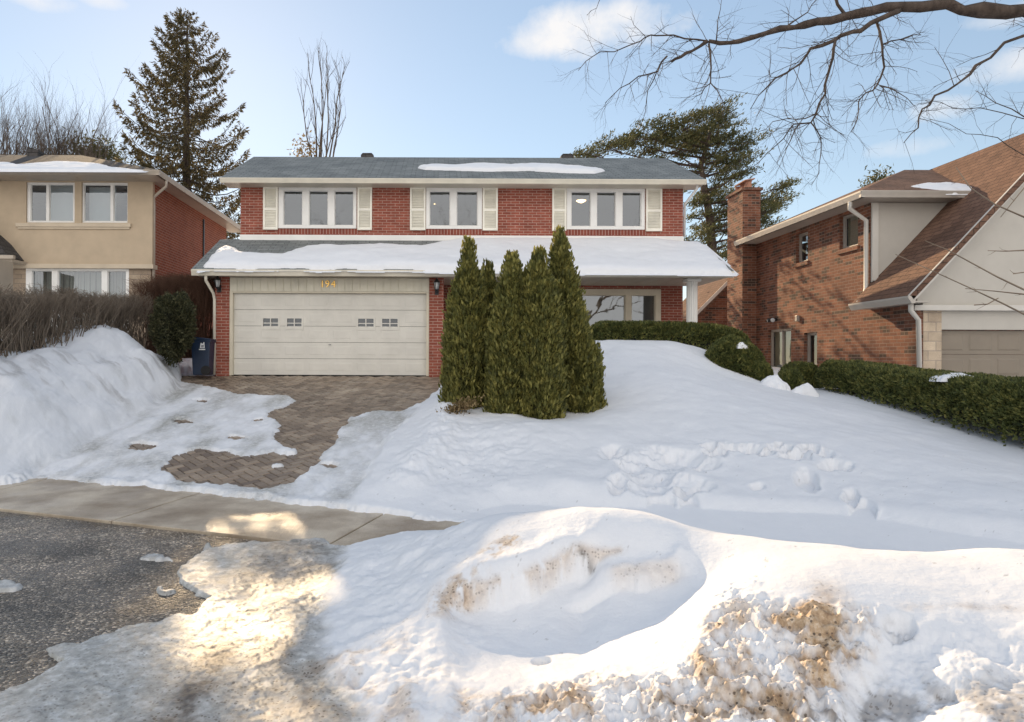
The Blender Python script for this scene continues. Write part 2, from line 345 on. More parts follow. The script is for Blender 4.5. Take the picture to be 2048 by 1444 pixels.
def asphalt_mat():
    m = mat('wet_asphalt', (.05, .05, .05), .3, .6); t = m.node_tree; b = t.nodes['Principled BSDF']
    c = N(t, 'ShaderNodeTexCoord'); v = N(t, 'ShaderNodeTexVoronoi'); v.inputs['Scale'].default_value = 62; t.links.new(c.outputs['Object'], v.inputs['Vector'])
    v2 = N(t, 'ShaderNodeTexVoronoi'); v2.inputs['Scale'].default_value = 30; t.links.new(c.outputs['Object'], v2.inputs['Vector'])
    sp = N(t, 'ShaderNodeSeparateColor'); t.links.new(v.outputs['Color'], sp.inputs[0])
    agg = ramp(t, sp.outputs[0], [(.0, (.040, .034, .028)), (.5, (.088, .075, .060)), (.8, (.16, .135, .105)), (.97, (.46, .40, .33))])
    dry = ramp(t, noise(t, .9, 7, rough=.62), [(.42, (.75, .75, .75)), (.60, (2.3, 2.2, 2.1))])
    cr = mix(t, 1.0, agg, dry, 'MULTIPLY'); t.links.new(cr, b.inputs['Base Color'])
    t.links.new(ramp(t, noise(t, 1.3, 6, rough=.6), [(.38, (.12,)*3), (.62, (.42,)*3)]), b.inputs['Roughness'])
    hh = mth(t, 'ADD', mth(t, 'ADD', mth(t, 'MULTIPLY', v.outputs['Distance'], -1.1), mth(t, 'MULTIPLY', v2.outputs['Distance'], -.7)), mth(t, 'MULTIPLY', noise(t, 12, 6), 1.2))
    t.links.new(bump(t, hh, 1.0, .02), b.inputs['Normal']); return m
M['asphalt'] = asphalt_mat()
def concrete_mat():
    m = mat('damp_concrete', (.25, .22, .19), .5, .5); t = m.node_tree; b = t.nodes['Principled BSDF']
    cr = ramp(t, noise(t, 1.2, 7, rough=.65), [(.3, (.27, .205, .14)), (.48, (.41, .335, .25)), (.54, (.50, .42, .32)), (.7, (.60, .52, .41))])
    cr = mix(t, .35, cr, ramp(t, noise(t, 90, 3), [(.3, (.6,)*3), (.7, (1.4,)*3)]), 'MULTIPLY')
    t.links.new(cr, b.inputs['Base Color'])
    t.links.new(ramp(t, noise(t, 2, 5), [(.35, (.28,)*3), (.65, (.6,)*3)]), b.inputs['Roughness'])
    c = N(t, 'ShaderNodeTexCoord'); mp = N(t, 'ShaderNodeMapping'); mp.inputs['Rotation'].default_value = (0, 0, R(21)); mp.inputs['Scale'].default_value = (60, 3, 1)
    t.links.new(c.outputs['Object'], mp.inputs[0]); br = N(t, 'ShaderNodeTexNoise'); br.inputs['Scale'].default_value = 1; t.links.new(mp.outputs[0], br.inputs['Vector'])
    t.links.new(bump(t, mth(t, 'ADD', br.outputs[0], noise(t, 120, 3)), .5, .006), b.inputs['Normal']); return m
M['concrete'] = concrete_mat()
def paver_mat():
    m = mat('clay_paver', (.2, .14, .1), .5, .4); t = m.node_tree; b = t.nodes['Principled BSDF']
    g = N(t, 'ShaderNodeNewGeometry')
    cr = ramp(t, g.outputs['Random Per Island'], [(0, (.17, .13, .10)), (.5, (.26, .205, .155)), (1, (.36, .285, .215))])
    cr = mix(t, .7, cr, ramp(t, noise(t, .8, 6), [(.3, (.55, .52, .5)), (.7, (1.25, 1.25, 1.25))]), 'MULTIPLY')
    cr = mix(t, .4, cr, ramp(t, noise(t, 60, 3), [(.3, (.6,)*3), (.7, (1.4,)*3)]), 'MULTIPLY')
    t.links.new(cr, b.inputs['Base Color'])
    t.links.new(ramp(t, noise(t, 1.7, 5), [(.35, (.32,)*3), (.65, (.65,)*3)]), b.inputs['Roughness'])
    t.links.new(bump(t, noise(t, 80, 4), .5, .006), b.inputs['Normal']); return m
M['paver'] = paver_mat(); M['joint'] = mat('joint_sand', (.03, .025, .02), .95)

# ------------------------------------------------------------------ ground shape
NU = np.array((.358, .934)); UU = np.array((.934, -.358))
def ncoord(x, y): return x*NU[0]+y*NU[1]
def G(x, y):
    n = ncoord(x, y); yb = (7.3-.358*x)/.934; yb = np.minimum(yb, 14)
    t = np.clip((y-yb)/(17.6-yb), 0, 1)
    return np.where(n < 5.75, 0.0, np.where(n < 7.3, .02+.06*(n-5.75)/1.55, .08+1.29*t))
CP = []                                             # snow surface control points (px, py, depth)
for p in ((700,1095,6.5),(820,1070,6.2),(925,1045,5.9),(1010,1022,5.5),(1200,1020,5.0),(1330,1040,4.9),(1480,1075,4.75),(1400,1085,4.75),(1700,1093,4.5),(2048,1102,4.1),(2300,1110,3.8),
          (1500,1150,4.1),(1700,1195,3.66),(2048,1215,3.55),(1700,1290,3.45),(1700,1444,3.0),(2048,1330,3.15),(2048,1444,2.8),(1500,1444,3.0),
          (1200,1095,4.6),(1200,1165,4.55),(1100,1250,4.15),(1000,1230,4.3),(1300,1240,4.05),(1200,1300,3.8),(1400,1180,4.3),(1080,1310,3.82),(900,1250,4.11),(700,1250,4.43),(700,1350,3.77),(800,1150,5.07),(930,1180,4.43),(950,1110,4.75),
          (1350,1345,3.35),(1450,1250,3.63),(1300,1444,3.05),(1000,1444,3.15),(1000,1380,3.4),(700,1440,3.4),
          (1100,1015,7.6),(1500,1065,6.9),(1800,1085,6.3),(2048,1095,6.0),(900,1000,7.9),(1150,960,8.1),(1300,985,7.8),(1500,1000,7.5),(1700,1020,7.2),(2048,1045,6.5),
          (1500,950,8.2),(1900,980,7.4),(2048,1000,7.0),(1300,880,9.6),(1600,870,9.6),(1900,910,8.8),(2048,950,8.2),(1300,800,11.4),(1600,800,12),(1850,840,11.4),
          (1700,800,13.5),(1620,785,15),(1430,740,14),(1300,720,13.8),(1200,680,15.7),(1400,695,15.5),(1250,760,12.5),(1210,825,11),(2048,905,9.55),
          (890,855,10.8),(1000,828,11.2),(1120,845,11),(1190,822,11.5),(860,790,14),(740,985,8.2),(800,960,8.6),(830,900,9.7),(960,900,9.7),(960,960,8.5),(880,780,14.5),(900,755,16.5),
          (0,975,8.8),(400,752,17.2)):
    CP.append(tuple(W3(*p)))
CP += [(-5.8,10.2,.14),(-5.8,11.8,.42),(-5.8,13.3,.72),(-5.8,15,.98),(-5.85,16.4,1.2),(-6.4,10.5,.85),(-6.4,12,1.2),(-6.4,13.5,1.5),(-6.4,15.3,1.85),(-6.25,16.6,1.45),(-7.0,11.1,1.57),(-7.0,12.4,1.72),(-7.0,13.8,1.95),(-6.95,15.9,2.32),(-6.6,16.9,1.7),(-6.5,9.3,.5),(-7.2,9.7,1.0),(-8,9.6,1.2),(-8,9.0,.5),(-8.5,12,1.65),(-9,16,2.1),(-7,19,1.9),(-7.9,19.3,2.0),(-12,10,1.6),(-14,14,1.8),(-14,22,2.2),(14,12,.75),(16,20,1.3),(9.3,12,.85),(9.3,16,1.2),(10,9,.5),(4,18,2.1),(8.5,20,1.7),(7.8,24,1.7),(0,24,1.4),(-6.8,26,2.0),(20,26,1.4),(-20,26,2.2),
       (2,5.9,.1),(3,5.6,.1),(4,5.3,.1),(1,6.2,.1),(6,4.6,.12),(-8,8.7,.1),(9,4.0,.3),(-3,3.5,.02),(-3,5,.02),(0,3,.05),(-1.5,6.5,.02),(-1.2,4.5,.03),(-5,10.3,.2),(-3,12,.5),(-2,15,.95)]
CP = np.array(CP)
def tps(P, Q, lam=.02):
    n = len(P); d = np.sqrt(((P[:, None, :2]-P[None, :, :2])**2).sum(-1))+1e-9
    K = d*d*np.log(d)*.35 + -d*.65*0 ; K = np.where(d < 1e-6, 0, K)
    A = np.zeros((n+3, n+3)); A[:n, :n] = K+np.eye(n)*lam; A[:n, n] = 1; A[:n, n+1:] = P[:, :2]; A[n, :n] = 1; A[n+1:, :n] = P[:, :2].T
    b = np.zeros(n+3); b[:n] = P[:, 2]; c = np.linalg.solve(A, b)
    out = np.full(Q.shape[0], c[n])+Q[:, 0]*c[n+1]+Q[:, 1]*c[n+2]
    for i in range(n):
        r2 = (Q[:, 0]-P[i, 0])**2+(Q[:, 1]-P[i, 1])**2+1e-12
        out += c[i]*.35*r2*.5*np.log(r2)
    return out
def coarse(x, y):
    n = ncoord(x, y); return -.09+1.25*sstep(7.5, 17, n)
NR, NC = 900, 1250
Yr = 2.3*(27/2.3)**(np.linspace(0, 1, NR)); Uc = np.linspace(-.98, 1.15, NC)
YY, UU_ = np.meshgrid(Yr, Uc, indexing='ij'); XX = UU_*YY
x = XX.ravel(); y = YY.ravel()
# coarse evaluation of the spline on a subgrid, then bilinear refinement
rs = np.linspace(0, NR-1, 226); cs = np.linspace(0, NC-1, 314)
RYs = 2.3*(27/2.3)**(rs/(NR-1)); RUs = -.98+2.13*cs/(NC-1)
gy, gu = np.meshgrid(RYs, RUs, indexing='ij'); sg = tps(CP, np.stack(((gu*gy).ravel(), gy.ravel()), 1)).reshape(gy.shape)
tmp = np.stack([np.interp(np.arange(NC), cs, sg[i]) for i in range(len(rs))]); S = np.stack([np.interp(np.arange(NR), rs, tmp[:, j]) for j in range(NC)], 1).ravel()
g = G(x, y)
pxg = CX+F*x/y; pyg = CY+F*(H-g)/y
pys = CY+F*(H-S)/y; pxs = pxg
wob = fbm(x*3, y*3, 3, 4); wob2 = fbm(x*9, y*9, 5, 3)
wx = pxg+(wob*16+wob2*9)*np.clip(8/y, .3, 1.6); wy = pyg+(fbm(x*3, y*3, 11, 4)*8+fbm(x*9, y*9, 12, 3)*5)*np.clip(8/y, .3, 1.6)
# thin packed snow / ice zones
DRV = [(352,748),(892,750),(865,795),(835,830),(775,890),(735,950),(700,1015),(70,958),(190,885),(335,795)]
RD = [(-900,1020),(0,1028),(640,1084),(680,1095),(655,1180),(640,1260),(660,1360),(720,1444),(760,1900),(-1500,1900)]
dD = sdf(wx, wy, DRV); dR = sdf(wx, wy, RD)
mD = (1-sstep(-14, 22, dD))*np.where(x < -4.2, 1-sstep(.10, .30, S-g), 1-sstep(.35, .6, S-g)); mR = (1-sstep(-20, 30, dR))*(1-sstep(.15, .35, S-g))
thin = .038+.034*fbm(x*2.2, y*1.3, 21, 5)+.022*fbm(x*7, y*4, 22, 4, .6)
thinR = .030+.022*fbm(x*2.5, y*2.5, 31, 5)+.012*fbm(x*11, y*11, 32, 4, .6)
S0 = S+.045*fbm(x*.9, y*.9, 41, 3)*sstep(.1, .5, S)+.012*fbm(x*4, y*4, 42, 4)
# left bank: lumpy
bank = sstep(-3.6, -4.6, x+(y-10)*.12)*(y > 8)
S0 = S0+bank*(.10*fbm(x*1.9, y*.55, 43, 3)+.05*fbm(x*4.2, y*1.1, 44, 4)+.018*fbm(x*11, y*3.5, 45, 3)+.035*sstep(.45, .9, S)*np.sin(S*8.5+2.2*fbm(x*.8, y*.8, 46, 3)))
rx_ = np.interp(y, [7.6, 8.6, 10, 11.5, 13.5, 16], [-.55, -.35, .0, .12, .18, .3])
rg = np.exp(-((x-rx_)/.34)**2)*sstep(7.9, 8.6, y)*(1-sstep(14, 15.5, y))
S0 = S0+rg*(.13+.07*fbm(x*3.5, y*2.5, 47, 4)+.02*fbm(x*12, y*9, 48, 3))
S0 = S0+.17*np.exp(-((x-1.25)/1.1)**2-((y-10.2)/.75)**2)+np.exp(-((x-.5)/1.0)**2-((y-9.4)/1.3)**2)*(.05*fbm(x*3.5, y*3, 49, 4)+.018*fbm(x*11, y*9, 50, 3))
# lip of snow above the buried pavement
lipy = np.interp(pxs, [700, 900, 1100, 1300, 1500, 1700, 1900, 2048, 2400], [1010, 985, 962, 985, 1000, 1012, 1028, 1045, 1060])
rightm = sstep(820, 1000, pxs)*(y > 5.6)
S0 = S0-rightm*.07*sstep(-5, 35, pys-lipy)+rightm*.03*sstep(-30, 0, pys-lipy)*(1-sstep(0, 40, pys-lipy))
# footprints and the trampled hollow
hol = np.zeros_like(S0); hd = np.zeros_like(S0)
for fx, fy, rx, ry, dp in ((1227,903,32,11,.10),(1345,912,72,20,.11),(1300,945,52,22,.12),(1270,925,40,16,.09),(1405,925,36,14,.10),(1430,900,26,9,.09),(1415,888,18,6,.08),(1460,895,24,8,.09),(1500,898,24,9,.1),(1530,906,20,7,.09),
                           (1490,893,40,6,.05),(1440,907,18,7,.07),(1560,895,28,8,.09),(1590,910,32,10,.1),(1620,897,24,8,.09),(1650,905,20,7,.07),(1674,927,38,10,.12),(1612,955,24,20,.14),(1625,972,16,12,.08),
                           (1395,972,34,15,.12),(1370,985,26,12,.1),(1380,1005,22,14,.08),(1235,975,24,15,.10),(1240,960,22,10,.07),(1320,1000,30,12,.07),(1520,972,18,9,.05),(1700,995,18,16,.12),(1725,1018,28,18,.13),(1745,1030,14,10,.08),
                           (1310,925,60,26,.06),(1355,962,60,14,.06),(1300,975,44,18,.06)):
    q = np.sqrt(((pxs-fx+wob*9+wob2*6)/rx)**2+((pys-fy+wob2*6)/ry)**2); hol = np.maximum(hol, 1.3*dp*(1-sstep(.35, 1.12, q))); hd = hd+.007*np.exp(-((q-1.3)/.28)**2)
S0 = S0-(hol*(1+.22*fbm(x*11, y*11, 51, 3)))+hd*(1-sstep(0, .03, hol))
# foreground bank: ledge, chunks, hole
S0f = S0
lx = [880, 930, 1000, 1060, 1110, 1160, 1200, 1260]; ly = [1210, 1182, 1176, 1160, 1132, 1120, 1100, 1092]
led = np.interp(pxs, lx, ly); dy = pys-led-wob2*8; lw = sstep(880, 940, pxs)*(1-sstep(1160, 1230, pxs))*(y < 5.2)
S0f = S0f-lw*.13*sstep(-2, 12, dy)*np.exp(-np.clip(dy, 0, None)/110)+lw*.05*np.exp(-((dy+30)/28)**2)
led2 = np.interp(pxs, [1120, 1180, 1260, 1330, 1360, 1400], [1190, 1178, 1160, 1150, 1132, 1140]); dy2 = pys-led2-wob2*8; lw2 = sstep(1120, 1170, pxs)*(1-sstep(1350, 1400, pxs))*(y < 5.2)
S0f = S0f-lw2*.06*sstep(-2, 10, dy2)*np.exp(-np.clip(dy2, 0, None)/60)+lw2*.03*np.exp(-((dy2+20)/18)**2)
CH = [(1475,1175),(1560,1205),(1650,1212),(1740,1225),(1745,1290),(1700,1360),(1690,1600),(880,1600),(930,1400),(1060,1365),(1200,1350),(1330,1345),(1390,1300),(1430,1235)]
dC = sdf(pxs+wob*40, pys+wob2*20, CH); mC = (1-sstep(-30, 25, dC))*(y < 5)
bil = np.abs(fbm(x*6, y*6, 61, 3)); bil2 = 1-np.abs(vnoise(x*15+wob2, y*15, 62)); bil2b = 1-np.abs(vnoise(x*27, y*27+wob, 64)); bil3 = fbm(x*45, y*45, 63, 3)
S0f = S0f+mC*(.06*bil+.014*(1-(1-bil2)**2-.6)+.022*(bil2**2-.4)+.009*(1-(1-bil2b)**2-.6)+.014*(bil2b**2-.4)+.022*fbm(x*19, y*19, 65, 4, .65)+.006*bil3)
CH2 = [(650,1280),(860,1300),(960,1390),(950,1600),(500,1600),(560,1400)]
dC2 = sdf(pxs+wob*30, pys+wob2*20, CH2); mC2 = (1-sstep(-40, 40, dC2))*(y < 5)
S0f = S0f+mC2*.05*fbm(x*5, y*5, 66, 4)
CH3 = [(1750,1240),(1900,1260),(2100,1280),(2300,1700),(1650,1700),(1700,1400)]
mC3 = (1-sstep(-40, 30, sdf(pxs+wob*40, pys+wob2*20, CH3)))*(y < 5)
S0f = S0f+mC3*(.05*fbm(x*4, y*4, 67, 5, .6)-.03)
rim = (y < 6)*sstep(700, 760, pxs)*(1-sstep(940, 1000, pxs)); S0f = S0f+rim*.03*fbm(x*5, y*5, 68, 4)
tread = sstep(640, 700, pxs)*(1-sstep(860, 900, pxs))*(y < 6.4); S0f = S0f+tread*.02*fbm(x*8, y*8, 69, 4)
q = np.sqrt(((pxs-1086)/20)**2+((pys-1309)/8)**2); S0f = S0f-.09*(1-sstep(.5, 1.15, q))
q2 = np.sqrt(((pxs-1800)/34)**2+((pys-1252+wob2*6)/22)**2); S0f = S0f-.045*(1-sstep(.5, 1.2, q2))*(1+.8*fbm(x*25, y*25, 70, 3))
S = S0f
# compose
z = np.maximum(S, g+.012)
z = z*(1-mD)+(g+np.maximum(thin, .004))*mD
ruts = .02*np.sin((x*UU[0]+y*UU[1])*7+2*fbm(x*.5, y*.5, 71, 2))
z = z*(1-mR)+(g+np.maximum(thinR+ruts*.5, .006))*mR
BARE = [[(352,746),(900,748),(884,785),(852,806),(800,826),(750,820),(705,838),(672,878),(640,925),(612,955),(580,972),(540,980),(470,977),(400,970),(350,960),(322,940),(345,912),(400,898),(440,906),(520,912),(578,902),(545,880),(562,850),(530,830),(588,806),(575,794),(470,790),(420,776),(362,768)],
        [(-900,985),(0,976),(75,957),(380,984),(620,1010),(720,1024),(860,1040),(935,1046),(890,1062),(820,1070),(740,1080),(700,1093),(668,1088),(640,1078),(500,1085),(420,1100),(375,1125),(355,1150),(370,1180),(420,1200),(390,1240),(270,1255),(180,1290),(90,1300),(125,1335),(60,1375),(0,1388),(-900,1500)]]
bare = np.zeros_like(z)
for bp in BARE: bare = np.maximum(bare, 1-sstep(-5, 3, sdf(wx*.75+pxg*.25, wy*.75+pyg*.25, bp)))
for fx, fy, rx, ry in ((365,846,20,7),(283,898,26,9),(475,878,20,5),(520,842,12,4),(655,935,16,7),(405,806,16,3)):
    q = np.sqrt(((wx-fx)/rx)**2+((wy-fy)/ry)**2); bare = np.maximum(bare, 1-sstep(.7, 1.1, q))
for fx, fy, rx, ry in ((305,1122,30,9),(340,1190,26,9),(15,1182,30,16),(575,908,18,5),(800,1042,0.1,0.1),(200,1055,0.1,0.1),(560,935,14,3),(395,775,12,3)):
    q = np.sqrt(((wx-fx)/rx)**2+((wy-fy)/ry)**2); bare = bare*(sstep(.6, 1.15, q))
z = z*(1-bare)+(g-.045)*bare
inh = (x > -5.45)*(x < .1)*(y > 17.58); z = np.where(inh, np.minimum(z, 1.2), z)
nb = (x > .1)*(x < 6.7)*(y > 19.3); z = np.where(nb, np.minimum(z, 1.3), z)
z = np.maximum(z, coarse(x, y)+.03)
# colours of what lies on the snow (grit, salt stain, glazed ice)
thinm = np.maximum(mD, mR); ice = np.clip(mD*(.38+1.1*fbm(x*2.6, y*1.1, 81, 5))+mR*(.78+.8*fbm(x*1.6, y*1.6, 81, 5)), 0, 1)
tr1 = np.exp(-((sdf(pxg, pyg, [(560,1100),(640,1100),(480,1500),(300,1500)])+10)/45)**2); ice = np.clip(ice+mR*(.30+.35*tr1+.35*fbm(x*1.1, y*1.1, 87, 4)), 0, 1)
ice = np.clip(ice+(1-thinm)*.25*(sstep(.25, .6, fbm(x*2, y*2, 83, 5)))*((tread > 0)|(bank > 0)), 0, 1)
def band(pts, w):
    d = np.full(z.shape, 1e9)
    for (ax, ay), (bx, by) in zip(pts[:-1], pts[1:]):
        t = np.clip(((pxs-ax)*(bx-ax)+(pys-ay)*(by-ay))/((bx-ax)**2+(by-ay)**2), 0, 1); d = np.minimum(d, np.hypot(pxs-ax-(bx-ax)*t, (pys-ay-(by-ay)*t)*1.4))
    return np.exp(-(d/w)**2)
fg = (y < 5.6); nn = fbm(x*6, y*6, 84, 5, .6); nf = fbm(x*20, y*20, 85, 4, .6)
salt = fg*(band([(880,1215),(930,1160),(990,1110),(1040,1070)], 24)*sstep(-.2, .35, nn+nf*.7)*.8+band([(930,1185),(1060,1160),(1150,1112),(1240,1100)], 11)*.5*sstep(-.35, .15, nn+nf*.7)+band([(1240,1150),(1340,1140)], 20)*.35
        +mC*np.clip(.25+1.3*nn+.7*nf, 0, .95)*sstep(1180, 1260, pys)+band([(1640,1215),(1640,1330),(1600,1400)], 55)*np.clip(.55+nn, 0, 1)*.9
        +mC2*np.clip(nn*1.3, 0, .5))
salt = salt+fg*np.exp(-((pys-1218)/8)**2)*sstep(1560, 1620, pxs)*np.clip(.3+nn, 0, 1)*.5
dirt = fg*(band([(1300,1440),(1500,1430),(1700,1440)], 40)*np.clip(.2+nf*1.2, 0, .6)+mC3*sstep(1290, 1400, pys)*np.clip(nn*1.6+nf*.5+.1, 0, .62)+band([(1790,1246),(1815,1262)], 15)*np.clip(.7+1.5*nf, 0, 1)+band([(1140,1110),(1190,1120)], 9)*np.clip(.4+nf*1.5, 0, .8))
dirt = dirt+(1-sstep(.3, .9, q*0+np.sqrt(((pxs-1086)/18)**2+((pys-1309)/7)**2)))*.9
dirt = dirt+mR*np.clip(.6*(sstep(-.1, .5, fbm(x*2.2, y*2.2, 91, 5)))*tr1+.25*tr1+.12+.28*sstep(.1, .5, fbm(x*1.5, y*1.5, 93, 5)), 0, .65)+mR*.55*band([(440,1330),(410,1400),(380,1480)], 60)*np.clip(.6+nf+nn, 0, 1)
dirt = dirt+bank*sstep(.15, .55, fbm(x*2.5, y*6, 92, 5))*.35*sstep(700, 720, pys)*(1-sstep(790, 830, pys))
dirt = dirt+((nf > .62)&(fbm(x*3, y*3, 95, 3) > .1))*.35*(y < 9)
mesh_idx = np.arange(NR*NC).reshape(NR, NC)
faces = np.stack((mesh_idx[:-1, :-1].ravel(), mesh_idx[:-1, 1:].ravel(), mesh_idx[1:, 1:].ravel(), mesh_idx[1:, :-1].ravel()), 1)
snow = mesh_obj('snow_cover', np.stack((x, y, z), 1), faces, M['snow_g'], None, True)
snow['kind'] = 'structure'
for nm, arr in (('dirt', dirt), ('ice', ice), ('salt', salt)):
    a = snow.data.attributes.new(nm, 'FLOAT', 'POINT'); a.data.foreach_set('value', np.clip(arr, 0, 1).astype(np.float32))
Zg = z.reshape(NR, NC)
def ground_z(px_, y_):                    # snow height at world x,y
    r = math.log(y_/2.3)/math.log(27/2.3)*(NR-1); c = (px_/y_+.98)/2.13*(NC-1)
    r = min(max(int(r), 0), NR-1); c = min(max(int(c), 0), NC-1); return float(Zg[r, c])

# far ground to the horizon
gx = np.concatenate((np.linspace(-1500, -60, 20), np.linspace(-50, 50, 101), np.linspace(60, 1500, 20)))
gyy = np.concatenate((np.linspace(-800, -60, 12), np.linspace(-50, 60, 111), np.linspace(75, 2200, 25)))
A, B = np.meshgrid(gx, gyy, indexing='ij'); ids = np.arange(A.size).reshape(A.shape)
ff = np.stack((ids[:-1, :-1].ravel(), ids[1:, :-1].ravel(), ids[1:, 1:].ravel(), ids[:-1, 1:].ravel()), 1)
gr = mesh_obj('ground', np.stack((A.ravel(), B.ravel(), coarse(A, B).ravel()), 1), ff, M['snow'], None, True); gr['kind'] = 'structure'
# road: strip along the pavement, from 5.75 m towards and past the camera
def strip(n0, n1, z0, z1, u0, u1, nu, nn_):
    m = MB()
    for i in range(nu):
        for j in range(nn_):
            q = []
            for a, b in ((i, j), (i+1, j), (i+1, j+1), (i, j+1)):
                uu = u0+(u1-u0)*a/nu; n_ = n0+(n1-n0)*b/nn_; p = UU*uu+NU*n_; q.append((p[0], p[1], z0+(z1-z0)*b/nn_))
            m.add(q, [(0, 1, 2, 3)])
    return m
rd = strip(-4.5, 5.72, 0, 0, -90, 90, 12, 2).build('road', M['asphalt']); rd['kind'] = 'structure'
sw = MB(); joints = [-30.0, -8.6, -5.95, -3.3, -.65, 2.0, 30.0]
for a, b in zip(joints[:-1], joints[1:]):
    a2, b2 = a+.012, b-.012; q = []
    for u_, n_, z_ in ((a2, 5.76, .022), (b2, 5.76, .022), (b2, 7.3, .082), (a2, 7.3, .082)):
        p = UU*u_+NU*n_; q.append((p[0], p[1], z_))
    sw.slab(*q, .15)
o = sw.build('sidewalk', M['concrete'], bevel=.006); o['kind'] = 'structure'
# herringbone pavers
Wp = .125; pav = MB(); ca, sa = math.cos(R(38)), math.sin(R(38)); gap = .0085
for i in range(-90, 91):
    for j in range(-90, 91):
        c = (i-j) % 4
        if c == 0: wx0, wx1, wy0, wy1 = i, i+2, j, j+1
        elif c == 3: wx0, wx1, wy0, wy1 = i, i+1, j, j+2
        else: continue
        cxm = (wx0+wx1)/2*Wp; cym = (wy0+wy1)/2*Wp
        X_ = -2.8+cxm*ca-cym*sa; Y_ = 12.5+cxm*sa+cym*ca
        if not (-6.3 < X_ < .5 and Y_ < 17.56 and ncoord(X_, Y_) > 7.36): continue
        q = []
        for a, b in ((wx0*Wp+gap, wy0*Wp+gap), (wx1*Wp-gap, wy0*Wp+gap), (wx1*Wp-gap, wy1*Wp-gap), (wx0*Wp+gap, wy1*Wp-gap)):
            xx = -2.8+a*ca-b*sa; yy = 12.5+a*sa+b*ca; q.append((xx, yy, float(G(np.array(xx), np.array(yy)))))
        dz = random.uniform(-.003, .003); t_ = .012
        top = [(p[0]*(1-.0)+0, p[1], p[2]+dz) for p in q]; cx0 = sum(p[0] for p in q)/4; cy0 = sum(p[1] for p in q)/4
        inn = [(p[0]+(cx0-p[0])*.07, p[1]+(cy0-p[1])*.07, p[2]+dz) for p in q]; low = [(p[0], p[1], p[2]+dz-.008) for p in q]; dn = [(p[0], p[1], p[2]-.03) for p in q]
        pav.add(inn+low+dn, [(0,1,2,3)]+[(4+k, 4+(k+1) % 4, (k+1) % 4, k) for k in range(4)]+[(8+k, 8+(k+1) % 4, 4+(k+1) % 4, 4+k) for k in range(4)])
o = mesh_obj('driveway', np.array(pav.v), pav.f, M['paver'], None, uv=False); o['kind'] = 'structure'
jb = MB()
for i in range(20):
    for j in range(30):
        q = []
        for a, b in ((i, j), (i+1, j), (i+1, j+1), (i, j+1)):
            xx = -6.4+a*.35; yy = 7.6+b*(9.98/30) ; yy = max(yy, (7.32-.358*xx)/.934); q.append((xx, yy, float(G(np.array(xx), np.array(yy)))-.014))
        jb.add(q, [(0, 1, 2, 3)])
o = jb.build('driveway_joint_bed', M['joint']); o['kind'] = 'structure'

# ------------------------------------------------------------------ building helpers
def window(parent, x0, x1, z0, z1, y, panes, name='window', xf=None, fm='white', fw=.07, dep=.1, glass='glass', inside=True, room='room', roomdepth=2.5, lamp=None, proud=.03, blind=None):
    """window seen from -y: frame bars, one pane mesh per light; returns the frame object (the window part)"""
    f = MB(xf); y0 = y-proud; y1 = y+dep
    f.box(x0, x1, y0, y1, z1-fw, z1); f.box(x0, x1, y0, y1, z0, z0+fw)
    xs = sorted(panes); f.box(x0, xs[0][0], y0, y1, z0+fw, z1-fw); f.box(xs[-1][1], x1, y0, y1, z0+fw, z1-fw)
    for a, b in zip(xs[:-1], xs[1:]): f.box(a[1], b[0], y0, y1, z0+fw, z1-fw)
    for a, b in xs:         # slim inner sash
        s_ = .018
        f.box(a, a+s_, y0+.03, y1-.01, z0+fw, z1-fw); f.box(b-s_, b, y0+.03, y1-.01, z0+fw, z1-fw)
        f.box(a+s_, b-s_, y0+.03, y1-.01, z0+fw, z0+fw+s_); f.box(a+s_, b-s_, y0+.03, y1-.01, z1-fw-s_, z1-fw)
    w_ = f.build(name, M[fm], parent, bevel=.006)
    for a, b in xs:
        g_ = MB(xf); g_.add([(a, y+.05, z0+fw), (b, y+.05, z0+fw), (b, y+.05, z1-fw), (a, y+.05, z1-fw)], [(0, 1, 2, 3)])
        g_.build('pane', M[glass], w_)
    return w_
def wall_with_holes(m, x0, x1, z0, z1, y0, y1, holes):
    """front wall slab with rectangular openings (x0,x1,z0,z1)"""
    xs = sorted({x0, x1, *[h[0] for h in holes], *[h[1] for h in holes]}); zs = sorted({z0, z1, *[h[2] for h in holes], *[h[3] for h in holes]})
    xs = [a for a in xs if x0 <= a <= x1]; zs = [a for a in zs if z0 <= a <= z1]
    for a, b in zip(xs[:-1], xs[1:]):
        run = None
        for c, d in zip(zs[:-1], zs[1:]):
            hole = any(h[0] < (a+b)/2 < h[1] and h[2] < (c+d)/2 < h[3] for h in holes)
            if hole:
                if run: m.box(a, b, y0, y1, run[0], run[1]); run = None
            else: run = (run[0] if run else c, d)
        if run: m.box(a, b, y0, y1, run[0], run[1])
def side(Xw):                                   # local (x, y, z) facing -y  ->  wall at X=Xw facing -X ; local x = -worldY
    return lambda a, b, c: (Xw+b, -a, c)
def gutter(m, x0, x1, y, z0, z1, xf=None):      # ogee gutter along x, front at y
    prof = [(y+.10, z0), (y+.03, z0), (y+.015, z0+(z1-z0)*.35), (y-.005, z0+(z1-z0)*.7), (y-.015, z1-.015), (y-.015, z1), (y, z1), (y+.10, z1-.01)]
    m.prism(prof, x0, x1, 'x')
